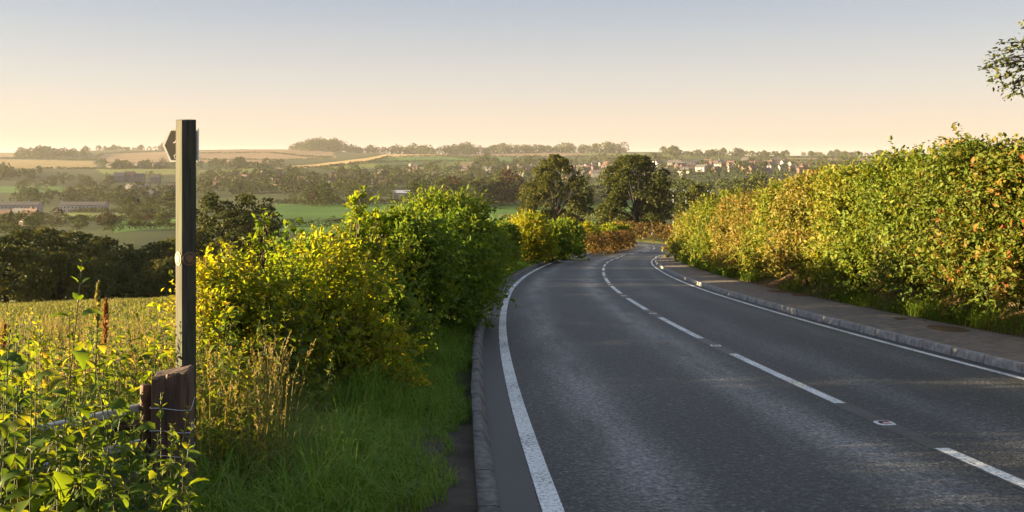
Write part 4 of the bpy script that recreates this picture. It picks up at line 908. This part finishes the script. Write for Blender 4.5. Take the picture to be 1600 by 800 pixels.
px0, pz = 290.5, 5.9
xs, ys = (px0 - 800) * pz / F, pz; zs = gz(xs, ys); top = (HZ - 187) * pz / F
sp = empty('footpath_signpost', (xs, ys, zs), R(44)); tag(sp, 'tall square weathered wooden footpath signpost with walking figure arrow board', 'signpost')
H = top - zs
mb = MB(); a = 0.049
n_ = 14
V, Fs = [], []
for k_ in range(n_ + 1):
    z = -0.4 + (H + 0.4) * k_ / n_
    for sx_, sy_ in ((-a, -a), (a, -a), (a, a), (-a, a)): V.append((sx_, sy_, z + (0.012 * (sx_ + sy_) / a * 0.25 if k_ == n_ else 0)))
for k_ in range(n_):
    for j_ in range(4): Fs.append((k_ * 4 + j_, k_ * 4 + (j_ + 1) % 4, k_ * 4 + 4 + (j_ + 1) % 4, k_ * 4 + 4 + j_))
Fs.append((0, 3, 2, 1)); Fs.append(tuple(n_ * 4 + i for i in range(4))); mb.add(V, Fs)
post = mb.build('post', M['post'], sp)
bv = post.modifiers.new('bevel', 'BEVEL'); bv.width = 0.004; bv.segments = 2; bv.limit_method = 'ANGLE'
# arrow board fixed across the back of the post (built in the post's own axes, turned back to face the road)
def poly_prism(mb, pts, y0, y1):
    n = len(pts); V = [(x, y0, z) for x, z in pts] + [(x, y1, z) for x, z in pts]
    mb.add(V, [tuple(range(n)), tuple(reversed(range(n, 2 * n)))] + [(i, (i + 1) % n, n + (i + 1) % n, n + i) for i in range(n)])
bz = (HZ - 227) * 5.98 / F - zs                                   # board centre height over the post's foot
def board_frame(o_, rz, off):
    o_.rotation_euler = (0, 0, rz - R(44)); v = Matrix.Rotation(-R(44), 3, 'Z') @ Vector(off); o_.location = (v.x, v.y, off[2]); return o_
BR = R(-4)
bh = 0.112
outl = [(-0.192, 0), (-0.140, bh), (0.050, bh), (0.050, -bh), (-0.140, -bh)]
inl = [(-0.176, 0), (-0.132, bh - 0.014), (0.038, bh - 0.014), (0.038, -bh + 0.014), (-0.132, -bh + 0.014)]
mb = MB(); poly_prism(mb, outl, 0.0, 0.022); brd = mb.build('finger_board', M['signwhite'], sp); board_frame(brd, BR, (0, 0.082, bz))
mb = MB(); poly_prism(mb, inl, -0.0025, -0.0005); mb.build('brown_panel', M['board'], brd)
mb = MB()
cx = -0.075
head = [(cx + 0.0 + 0.014 * math.cos(t), 0.074 + 0.016 * math.sin(t)) for t in np.linspace(0, 2 * math.pi, 12, endpoint=False)]
torso = [(cx - 0.012, 0.056), (cx + 0.016, 0.056), (cx + 0.022, 0.03), (cx + 0.018, -0.010), (cx - 0.010, -0.010), (cx - 0.012, 0.02)]
legf = [(cx - 0.010, -0.010), (cx + 0.005, -0.010), (cx - 0.006, -0.046), (cx - 0.020, -0.078), (cx - 0.038, -0.073), (cx - 0.036, -0.067), (cx - 0.026, -0.068), (cx - 0.020, -0.045)]
legb = [(cx + 0.004, -0.010), (cx + 0.018, -0.010), (cx + 0.028, -0.042), (cx + 0.048, -0.076), (cx + 0.036, -0.080), (cx + 0.016, -0.046)]
arm = [(cx - 0.012, 0.056), (cx - 0.010, 0.038), (cx - 0.026, 0.016), (cx - 0.040, 0.014), (cx - 0.042, 0.021), (cx - 0.030, 0.024)]
arm2 = [(cx + 0.016, 0.056), (cx + 0.036, 0.030), (cx + 0.046, 0.008), (cx + 0.040, 0.006), (cx + 0.028, 0.026), (cx + 0.019, 0.036)]
for q in (head, torso, legf, legb, arm, arm2): poly_prism(mb, q, -0.0052, -0.0030)
mb.build('walking_figure', M['signwhite'], brd)
mb = MB(); poly_prism(mb, [(-0.108, -0.062), (0.02, -0.062), (0.02, -0.090), (-0.108, -0.090)], -0.0045, -0.003); pl = mb.build('text_plate', M['signwhite'], brd)
mb = MB(); poly_prism(mb, [(-0.104, -0.065), (0.016, -0.065), (0.016, -0.087), (-0.104, -0.087)], -0.0065, -0.0050); mb.build('plate_panel', M['board'], pl)
# waymark discs, one on each face towards the road
dz_ = (HZ - 404.5) * 5.85 / F - zs
for face, ring_m, arrow_m, lab in ((0, 'cream', 'cream', 'cream waymark disc with pale arrow'), (1, 'rust_disc', 'rust_disc', 'brown waymark disc with dark arrow')):
    mb = MB(); R_ = 0.046
    def circ(r_, n=28): return [(r_ * math.cos(t), r_ * math.sin(t)) for t in np.linspace(0, 2 * math.pi, n, endpoint=False)]
    poly_prism(mb, circ(R_), -0.004, 0.0); dk = mb.build('waymark_disc', M[ring_m], sp); dk['label'] = lab
    mb = MB(); poly_prism(mb, circ(R_ * 0.80), -0.0060, -0.0042); mb.build('disc_field', M['black'], dk)
    mb = MB(); poly_prism(mb, [(-0.030, 0.004), (-0.008, 0.034), (0.0, 0.020), (0.022, 0.022), (0.024, -0.020), (0.004, -0.020), (0.0, -0.033)], -0.0080, -0.0062); mb.build('arrow', M[arrow_m], dk)
    if face == 0: dk.location = (-a - 0.001, 0, dz_); dk.rotation_euler = (0, 0, R(-90))
    else: dk.location = (0, -a - 0.001, dz_)

gp_px, gp_z = 270, 5.25
xg, yg = (gp_px - 800) * gp_z / F, gp_z; zg = gz(xg, yg); Hg = (HZ - 579) * gp_z / F - zg
gp = empty('gatepost', (xg, yg, zg), R(12)); tag(gp, 'squat dark weathered timber gatepost with wire in front of the signpost', 'gatepost')
V, Fs = [], []; nn = 40; g = np.random.default_rng(9)
prof = [1 + 0.05 * math.sin(3 * t) + g.normal(0, 0.012) for t in np.linspace(0, 6.28, nn)]; prof = [1 + (q - 1) * 0.6 for q in prof]
prof[27] *= 0.82; prof[28] *= 0.78; prof[33] *= 0.86; prof[23] *= 0.85; prof[8] *= 0.8; prof[15] *= 0.85
zl = [-0.4, 0.0, 0.3, 0.6, 0.9, Hg - 0.06, Hg - 0.015, Hg]
for k_, z in enumerate(zl):
    for i in range(nn):
        t = 2 * math.pi * i / nn; c_, s_ = math.cos(t), math.sin(t)
        sq = 0.106 / max(abs(c_), abs(s_)) ** 0.97; rr_ = sq * (1 + (prof[i] - 1) * 0.6) * (0.86 if k_ == 7 else 0.97 if k_ == 6 else 1.0) * (1 + 0.01 * math.sin(z * 9 + i))
        V.append((c_ * rr_, s_ * rr_ * 0.9, z + (0.018 * c_ if k_ >= 5 else 0) + (g.normal(0, 0.004) if k_ == 7 else 0)))
for k_ in range(len(zl) - 1):
    for i in range(nn): Fs.append((k_ * nn + i, k_ * nn + (i + 1) % nn, (k_ + 1) * nn + (i + 1) % nn, (k_ + 1) * nn + i))
Fs.append(tuple((len(zl) - 1) * nn + i for i in range(nn)))
mb = MB(); mb.add(V, Fs); mb.build('post', M['oldpost'], gp)
for zz in (Hg - 0.20, Hg - 0.33, Hg - 0.47):
    mb = MB(); mb.tube([(0.120 / max(abs(math.cos(t)), abs(math.sin(t))) ** 0.97 * math.cos(t) * 0.93, 0.120 / max(abs(math.cos(t)), abs(math.sin(t))) ** 0.97 * math.sin(t) * 0.84, zz + 0.012 * math.sin(2 * t)) for t in np.linspace(0, 2 * math.pi, 25)], 0.0022, 4, cap=False); mb.build('wire', M['galv'], gp)
mb = MB(); mb.tube([(-0.30, -0.03, Hg - 0.30), (-0.2, -0.06, Hg - 0.285), (-0.12, -0.06, Hg - 0.29)], [0.028, 0.03, 0.022], 8); mb.build('hinge_pin', M['rust'], gp)
# steel field gate swung open towards the camera
g0 = np.array([(222 - 800) * 5.22 / F, 5.22]); gd = unit(np.array([-0.33, -0.40])); Lg = 2.9; ztop = (HZ - 630) * 5.22 / F
zgd = gz(*g0); gt = empty('field_gate', (g0[0], g0[1], zgd), math.atan2(gd[1], gd[0])); tag(gt, 'galvanised steel field gate almost buried in the nettles', 'gate'); Hh = ztop - zgd
for i, hh in enumerate((Hh, Hh * 0.78, Hh * 0.58, Hh * 0.4, Hh * 0.24)):
    mb = MB(); mb.box((Lg / 2, 0, hh - 0.02), (Lg, 0.035, 0.042)); mb.build('rail', M['galv'], gt, bevel=0.006)
for xx in (0.0, Lg / 2, Lg):
    mb = MB(); mb.box((xx, 0.04, Hh * 0.5 + 0.10), (0.055, 0.04, Hh * 0.95 + 0.08)); mb.build('stile', M['rust'] if xx == 0 else M['galv'], gt, bevel=0.012)
mb = MB(); mb.tube([(0.05, 0.062, 0.2), (Lg / 2, 0.062, Hh - 0.08)], 0.016, 6); mb.build('brace', M['galv'], gt)

# ------------------------------------------------------------------ nettles
def nettle_proto(seed, H, nn=11, leaf=0.085):
    g = np.random.default_rng(seed); st = MB(); bend = g.normal(0, 0.05, 2)
    def sp_(t): return np.array([bend[0] * H * t * t, bend[1] * H * t * t, H * t])
    st.tube([sp_(t) for t in np.linspace(0, 1, 8)], [0.0045 - 0.003 * t for t in np.linspace(0, 1, 8)], 5)
    V, Fq, T = [], [], []
    nodes = np.r_[np.linspace(0.12, 0.86, nn), 0.90, 0.94, 0.97, 0.99]
    # serrated leaf: rows across, teeth along the edge
    m_ = 9
    for k_, t in enumerate(nodes):
        a0 = (k_ % 2) * math.pi / 2 + g.normal(0, 0.25)
        sz = leaf * (0.55 + 0.75 * math.sin(math.pi * min(1, t * 0.85 + 0.12))) * (1.0 if t < 0.88 else 0.62 - (t - 0.88) * 3) * g.uniform(0.85, 1.15)
        for sd_ in (0, math.pi):
            if g.random() < (0.25 if t < 0.4 else 0.04): continue
            a_ = a0 + sd_ + g.normal(0, 0.15); out = np.array([math.cos(a_), math.sin(a_), 0]); sid = np.array([-math.sin(a_), math.cos(a_), 0])
            el = g.normal(0.15, 0.22) if t < 0.88 else 0.8
            P0 = sp_(t) ; pet = sz * 0.28; b = len(V)
            P1 = P0 + (out * math.cos(el) + np.array([0, 0, math.sin(el)])) * pet
            st.tube([P0, P1], [0.0016, 0.0012], 3, cap=False)
            roll = g.normal(0, 0.25); dr = g.uniform(0.9, 1.7) if t < 0.88 else 0.3
            Pc = P1.copy(); dirv = el; tn = np.clip(g.normal(0.5, 0.2) + 0.25 * (t - 0.5), 0, 1)
            for i in range(m_):
                u = i / (m_ - 1); wd = sz * 0.30 * (math.sin(math.pi * (u ** 0.62)) ** 0.9 if 0 < u < 1 else 0.02) + 0.0003
                wd *= (1.12 if i % 2 else 0.88)
                nrm = np.array([-math.sin(dirv) * out[0], -math.sin(dirv) * out[1], math.cos(dirv)])
                s_ = sid * math.cos(roll) + nrm * math.sin(roll)
                V += [Pc + s_ * wd + nrm * wd * 0.28, Pc, Pc - s_ * wd + nrm * wd * 0.28]; T += [tn, tn * 0.85, tn]
                Pc = Pc + (out * math.cos(dirv) + np.array([0, 0, math.sin(dirv)])) * sz / (m_ - 1); dirv -= dr / (m_ - 1)
            for i in range(m_ - 1):
                q = b + i * 3; Fq += [(q, q + 1, q + 4, q + 3), (q + 1, q + 2, q + 5, q + 4)]
        if 0.45 < t < 0.9 and g.random() < 0.7:                    # hanging flower strings
            for sd_ in range(2):
                a_ = g.uniform(0, 6.28); q0 = sp_(t); q1 = q0 + np.array([math.cos(a_), math.sin(a_), 0.2]) * 0.025; q2 = q1 + np.array([math.cos(a_) * 0.02, math.sin(a_) * 0.02, -0.045])
                st.tube([q0, q1, q2], [0.002, 0.003, 0.002], 3, cap=False)
    return np.array(V), np.array(Fq), np.array(T), st
NG = 'nettles in front of the gate'
def nettle_root(pr, loc, rz, lab, s=1.0, tilt=(0, 0)):
    r = empty('nettle', loc, rz); r.rotation_euler = (tilt[0], tilt[1], rz); r.scale = (s, s, s); tag(r, lab, 'nettle', NG)
    for nm, me in (('leaves', pr[0]), ('stem', pr[1])):
        c = bpy.data.objects.new(nm, me); link(c, r)
    return r
NP = []
for i in range(7):
    V, Fq, T, st = nettle_proto(500 + i, [1.35, 1.2, 1.5, 1.1, 1.3, 1.4, 1.75][i], [12, 11, 14, 11, 13, 13, 12][i], [0.084, 0.09, 0.08, 0.092, 0.086, 0.088, 0.105][i])
    o1 = mesh_np('leaves', V, Fq, M['nettle'], attrs={'tint': T}, smooth=True); o2 = st.build('stem', M['green_stem'])
    NP.append((o1.data, o2.data)); bpy.data.objects.remove(o1); bpy.data.objects.remove(o2)
PHN = [1.35, 1.2, 1.5, 1.1, 1.3, 1.4, 1.75]
g = np.random.default_rng(55)
def nettle_at(px, Z, row_top, lab, k=None):
    x, y = at(px, Z); z = gz(x, y); H_ = (HZ - row_top) * Z / F - z; k = int(g.integers(6)) if k is None else k
    nettle_root(NP[k], (x, y, z), g.uniform(0, 6.28), lab, min(H_ / PHN[k], 1.04 if row_top > 515 else 2.0), (g.normal(0, 0.04), g.normal(0, 0.04)))
nettle_at(48, 3.6, 404, 'tallest nettle standing alone against the meadow', 6)
nettle_at(122, 4.0, 478, 'second tallest nettle rising above the golden grass', 6)
nettle_at(188, 3.7, 512, 'tall nettle in front of the gate rail, just left of the gatepost', 5)
nettle_at(262, 3.9, 598, 'nettle growing in front of the gatepost', 3)
nettle_at(285, 3.5, 664, 'bright nettle with lit leaves at the foot of the gatepost', 1)
for _ in range(112):
    px = g.uniform(-75, 318); Z = g.uniform(3.35, 5.4)
    tr = float(np.interp(px, [-130, 0, 110, 200, 240, 290, 330], [470, 500, 530, 570, 635, 690, 780])) + g.uniform(-10, 90)
    if px > 215 and Z > 4.4: continue
    if 50 < px < 235 and Z < 5.0: tr += 75
    nettle_at(px, Z, tr, 'nettle of the thick bed at the bottom left' if Z < 3.8 else 'nettle behind the front of the thick bed')

NSUN = []
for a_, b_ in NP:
    c_ = a_.copy(); c_.materials.clear(); c_.materials.append(M['bush_gold']); NSUN.append((c_, b_))  # same nettle leaves in gold, the sunlit glow put into their colour
for n_, pr_, zr_, tr_, lb_, gr_ in ((64, (-70, 265), (5.7, 8.2), (478, 560), 'nettle with sun gold painted into its leaves between the gate and the meadow', 'sun gold painted nettles behind the gate'), (50, (306, 440), (5.9, 7.8), (490, 575), 'nettle with sun gold painted into its leaves right of the signpost', 'sun gold painted nettles right of the signpost')):
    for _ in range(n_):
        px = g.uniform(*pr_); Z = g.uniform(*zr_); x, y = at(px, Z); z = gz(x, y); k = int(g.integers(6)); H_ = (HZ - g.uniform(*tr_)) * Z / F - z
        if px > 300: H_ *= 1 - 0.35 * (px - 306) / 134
        r = nettle_root(NSUN[k], (x, y, z), g.uniform(0, 6.28), lb_, max(0.5, H_) / PHN[k], (g.normal(0, 0.07), g.normal(0, 0.07))); r['group'] = gr_
for _ in range(54):
    px = g.uniform(-60, 345); Z = g.uniform(6.4, 11.5); x, y = at(px, Z); k = int(g.integers(6))
    r = nettle_root(NP[k], (x, y, gz(x, y)), g.uniform(0, 6.28), 'sunlit nettle among the golden grass behind the gate', g.uniform(0.7, 1.1) * 1.38 / PHN[k], (g.normal(0, 0.06), g.normal(0, 0.06))); r['group'] = 'nettles behind the gate'

for _ in range(26):
    px = g.uniform(300, 500); Z = g.uniform(7.2, 9.0); x, y = at(px, Z); k = int(g.integers(6))
    r = nettle_root(NP[k], (x, y, gz(x, y)), g.uniform(0, 6.28), 'weedy nettle stalk at the foot of the golden bushes', g.uniform(0.8, 1.2) * 1.15 / PHN[k], (g.normal(0, 0.09), g.normal(0, 0.09))); r['group'] = 'nettles at the foot of the bushes'

# ------------------------------------------------------------------ grass
def blades(P, hgt, wid, g, lean=0.35, tint_mu=0.45, tint_sd=0.2, droop=0.5):
    n = len(P); a_ = g.uniform(0, 6.28, n); D = np.c_[np.cos(a_), np.sin(a_), 0 * a_]; S = np.c_[-np.sin(a_), np.cos(a_), 0 * a_]
    le = np.abs(g.normal(lean, 0.22, n))[:, None]; h = (hgt * g.uniform(0.45, 1.2, n))[:, None]; w = (wid * g.uniform(0.7, 1.3, n))[:, None]
    p1 = P + D * h * le * 0.25 + np.array([0, 0, 1]) * h * 0.5; p2 = P + D * h * le * 0.8 + np.array([0, 0, 1]) * h * (0.85 - 0.2 * droop * le); p3 = P + D * h * le * 1.5 + np.array([0, 0, 1]) * h * (1.0 - droop * le)
    V = np.stack([P - S * w, P + S * w, p1 - S * w * .85, p1 + S * w * .85, p2 - S * w * .5, p2 + S * w * .5, p3], 1).reshape(-1, 3)
    V = np.insert(V, np.arange(7, len(V) + 1, 7), V[6::7] + 1e-4, axis=0)   # eighth vertex closes the tip
    b = np.arange(n)[:, None] * 8
    Fq = np.concatenate([b + np.array([[0, 1, 3, 2]]), b + np.array([[2, 3, 5, 4]]), b + np.array([[4, 5, 7, 6]])], 0)
    tv = np.repeat(np.clip(g.normal(tint_mu, tint_sd, n), 0, 1), 8)
    return V, Fq, tv
def heads(P, D, ln, wid, g, tm=0.8):
    """feathery seed heads: small flakes round an axis"""
    n = len(P); k = 26; t = g.random((n, k)); a_ = g.uniform(0, 6.28, (n, k)); rr_ = wid * np.sin(np.pi * np.clip(t * 0.9 + 0.08, 0, 1))[..., None]
    ax = unit(D)[:, None, :]; s1 = unit(np.cross(ax, np.array([0.3, 0.9, 0.1]))); s2 = np.cross(ax, s1)
    Q = P[:, None, :] + ax * (t * ln)[..., None] + (s1 * np.cos(a_)[..., None] + s2 * np.sin(a_)[..., None]) * rr_ * 0.6
    LD = unit(ax * 1.0 + (s1 * np.cos(a_)[..., None] + s2 * np.sin(a_)[..., None]) * 0.5); NN = g.normal(size=(n, k, 3))
    Q = Q.reshape(-1, 3); s = np.full(len(Q), ln * 0.13) * g.uniform(0.7, 1.3, len(Q))
    V, Fq = quad_geo(Q, LD.reshape(-1, 3), unit(NN.reshape(-1, 3)), s, s * 0.42)
    return V, Fq, np.repeat(np.clip(g.normal(tm, 0.15, len(Q)), 0, 1), 4)
def verge_pts(n, y0, y1, a0, a1, g, pw=1.0):
    s = s_at_y(y0) + (s_at_y(y1) - s_at_y(y0)) * g.random(n) ** pw; aa = g.uniform(a0, a1, n)
    P = road_pt(s, KL - 0.15 - aa); P[:, 2] = ground_z(P[:, 0], P[:, 1]) - 0.01; return P, aa, s
g = np.random.default_rng(66)
def join(lst):
    V, Fq, T, b = [], [], [], 0
    for v_, f_, t_ in lst: V.append(v_); Fq.append(f_ + b); T.append(t_); b += len(v_)
    return np.vstack(V), np.vstack(Fq), np.concatenate(T)
sets = []
P, aa, s = verge_pts(46000, 3.6, 13, 0.0, 3.0, g, 1.25)
edge = 0.12 + 0.20 * nz(np.c_[s, 0 * s, 0 * s], 2.0, 3) + 0.42 * sstep(s_at_y(7.6), s_at_y(5.8), s)
keep = (aa > edge) & (nz(P, 1.6, 8) + g.normal(0, .5, len(P)) > -0.6); P, aa = P[keep], aa[keep]
sets.append(blades(P, (0.13 + 0.30 * sstep(0.1, 1.2, aa) + 0.30 * sstep(1.1, 2.5, aa)) * (1 + 0.45 * nz(P, 1.3, 2)), 0.0044, g, 0.5, 0.42, 0.2))
P, aa, s = verge_pts(42000, 13, 34, -0.05, 2.6, g, 1.15); sets.append(blades(P, (0.15 + 0.28 * sstep(0.1, 1.0, aa) + 0.25 * sstep(1.1, 2.3, aa)) * (1 + 0.3 * nz(P, 1.0, 2)), 0.007, g, 0.45, 0.42, 0.2))
P, aa, s = verge_pts(26000, 34, 92, -0.05, 2.6, g); sets.append(blades(P, 0.22 + 0.25 * sstep(0.1, 1.2, aa), 0.016, g, 0.4, 0.42, 0.2))
V, Fq, T = join(sets); gr = mesh_np('verge_grass', V, Fq, M['grass'], attrs={'tint': T}); tag(gr, 'lush green grass of the verge between the left kerb and the bushes', 'grass', kind='stuff')
# tall seeding grass in the sun
sets = []; hs = []
def tall(n, pxs, Zs, hgt, wid, tm, heads_n, hw=0.012):
    px = g.uniform(*pxs, n); Z = g.uniform(*Zs, n); x = (px - 800) * Z / F; P = np.c_[x, Z, ground_z(x, Z)]
    sets.append(blades(P, hgt * (1 + 0.3 * nz(P, 0.6, 4)), wid, g, 0.5, tm, 0.25))
    k = heads_n; px = g.uniform(*pxs, k); Z = g.uniform(*Zs, k); x = (px - 800) * Z / F; P = np.c_[x, Z, ground_z(x, Z)]
    H_ = hgt * g.uniform(0.95, 1.55, k); a_ = g.uniform(0, 6.28, k); le = np.abs(g.normal(0.12, 0.08, k)); D = unit(np.c_[np.cos(a_) * le, np.sin(a_) * le, np.ones(k)])
    E_ = P + D * H_[:, None]; S = np.c_[-np.sin(a_), np.cos(a_), 0 * a_] * 0.0016 * np.maximum(1, Z / 8)[:, None]
    V = np.stack([P - S, P + S, E_ + S, E_ - S], 1).reshape(-1, 3); Fq = np.arange(k)[:, None] * 4 + np.array([[0, 1, 2, 3]]); sets.append((V, Fq, np.full(len(V), 0.7)))
    sets.append(heads(E_ - D * 0.03, D + np.c_[np.cos(a_), np.sin(a_), 0 * a_] * 0.2, 0.15, hw, g))
tall(24000, (-80, 330), (6.2, 13), 0.78, 0.004, 0.58, 560)
tall(20000, (-100, 420), (13, 30), 0.45, 0.010, 0.55, 460, 0.018)
tall(20000, (-150, 330), (30, 84), 0.30, 0.026, 0.42, 10, 0.02)
tall(2200, (304, 450), (5.7, 8.4), 0.62, 0.003, 0.25, 210)
V, Fq, T = join(sets); tg = mesh_np('tall_grass', V, Fq, M['straw'], attrs={'tint': T}); tag(tg, 'golden seeding grass of the sunlit meadow behind the nettles', 'grass', kind='stuff')
# rust dock spikes
for px, Z, rt, lab in ((160, 8.0, 468, 'rust red dock spike behind the nettles'), (2, 7.5, 508, 'rust dock spike at the left edge'), (145, 4.8, 442, 'pale arching seed head above the meadow')):
    x, y = at(px, Z); z = gz(x, y); H_ = (HZ - rt) * Z / F - z; dk = empty('dock_plant' if 'dock' in lab else 'grass_stalk', (x, y, z)); tag(dk, lab, 'plant' if 'dock' in lab else 'grass stalk', 'dock spikes in the meadow' if 'dock' in lab else None)
    b = MB(); b.tube([(0, 0, 0), (0.01, 0, H_ * 0.6), (0.03, 0, H_)], [0.005, 0.004, 0.002], 5); b.build('stem', M['green_stem'], dk)
    hl = 0.42 if 'dock' in lab else 0.26
    vs = [heads(np.array([[0.02, 0, H_ - hl]]), np.array([[0.03, 0, 1.0]]), hl, 0.032 if 'dock' in lab else 0.018, g, 0.5) for _ in range(5 if 'dock' in lab else 4)]
    V, Fq, T = join(vs); mesh_np('flower_spike', V, Fq, M['dock'] if 'dock' in lab else M['straw'], dk, attrs={'tint': T})
# low weeds at the foot of the right hedge
s = s_at_y(9) + (s_at_y(82) - s_at_y(9)) * g.random(16000) ** 1.3; aa = 1.55 + np.abs(g.normal(0, 0.35, len(s))); P = road_pt(s, KR + 0.13 + aa); P[:, 2] = ground_z(P[:, 0], P[:, 1])
keep = nz(P, 0.5, 6) + g.normal(0, .3, len(P)) > 0.05; P = P[keep]; yy = P[:, 1]
V1, F1, T1 = blades(P, 0.32 * (1 + 0.4 * nz(P, .7, 1)), np.maximum(0.006, yy * 0.00035), g, 0.5, 0.4, 0.2)
q = g.choice(len(P), 5200); PP = P[q] + np.c_[g.normal(0, .15, (5200, 2)), g.uniform(0.02, 0.45, 5200)]; sz = np.maximum(0.06, PP[:, 1] * 0.003) * g.uniform(0.6, 1.3, 5200)
V2, F2 = leaf_geo(PP, unit(g.normal(size=(5200, 3)) * np.array([1, 1, .4])), unit(np.array([0, -0.3, 1]) + g.normal(0, .4, (5200, 3))), sz, sz * 0.7)
V, Fq, T = join([(V1, F1, T1), (V2, F2, np.repeat(np.clip(g.normal(.45, .2, 5200), 0, 1), 6))])
wd = mesh_np('undergrowth', V, Fq, M['bush_green'], attrs={'tint': T}); tag(wd, 'low green weeds along the foot of the tall hedge', 'undergrowth', kind='stuff')

# ------------------------------------------------------------------ overhanging branch of a tree outside the frame
x, y = 9.6, 13.6; z = gz(x, y)
rt = empty('overhanging_tree', (x, y, z)); tag(rt, 'tree whose drooping leafy branch hangs into the sky at the top right', 'tree')
mb = MB(); mb.tube([(0, 0, -0.3), (0.1, 0, 2.2), (0.0, 0.1, 4.4), (-0.1, 0, 6.4)], [0.22, 0.17, 0.13, 0.06], 8); mb.build('trunk', M['bark'], rt, smooth=True)
def loc_at(px, row, Z): return np.array([(px - 800) * Z / F - x, Z - y, (HZ - row) * Z / F - z])
mb = MB(); Ps, Ds, Ns = [], [], []
tips = [(1536, 108, 13.2), (1545, 128, 13.3), (1560, 140, 13.2), (1552, 80, 13.5), (1566, 66, 13.4), (1574, 118, 13.4), (1580, 95, 13.5), (1590, 75, 13.6), (1590, 105, 13.3), (1560, 105, 13.3), (1596, 40, 13.6), (1598, 58, 13.4), (1602, 120, 13.3), (1610, 90, 13.5), (1575, 150, 13.2), (1540, 98, 13.3), (1560, 92, 13.4), (1620, 60, 13.5), (1630, 100, 13.6), (1582, 132, 13.3)]
for px, row, Z in tips:
    e = loc_at(px, row, Z); b0 = np.array([0, 0, 4.2 + 0.012 * (110 - row)]); m1 = loc_at(1630 + g.uniform(-10, 20), 95 + (row - 95) * 0.5 - 8, 13.5)
    mb.tube([b0, m1, m1 * 0.45 + e * 0.55 + np.array([0, 0, 0.03]), e], [0.03, 0.014, 0.008, 0.003], 5, cap=False)
    dd = unit(e - m1)
    for q in range(34):
        t = g.uniform(0.0, 0.42); c = e - dd * t * 0.9 + g.normal(0, 0.045, 3)
        Ps.append(c); Ds.append(unit(dd * 0.8 + g.normal(0, 0.55, 3))); Ns.append(unit(np.array([0, 0, 1.0]) + g.normal(0, 0.6, 3)))
mb.build('branch', M['twig'], rt)
# the rest of the crown, outside the picture
lum = [(0.3 + g.normal(0, 0.5), g.normal(0, 0.8), 5.6 + g.normal(0, .5), 0.9, 0.9, 0.7) for _ in range(7)]
lum = [(max(0.6, l[0] + 1.2), *l[1:]) for l in lum]
V0, F0, T0, _t = shoots(lum, 6000, 0.075, 900)
Ps = np.array(Ps); s_ = 0.072 * g.uniform(0.6, 1.3, len(Ps)); V1, F1 = leaf_geo(Ps, np.array(Ds), np.array(Ns), s_, s_ * 0.5)
V, Fq, T = join([(V0, F0, T0), (V1, F1, np.repeat(np.clip(g.normal(.5, .25, len(Ps)), 0, 1), 6))])
mesh_np('leaves', V, Fq, M['oak'], rt, attrs={'tint': T})
print('objects', len(bpy.data.objects), 'far trees', nfar)
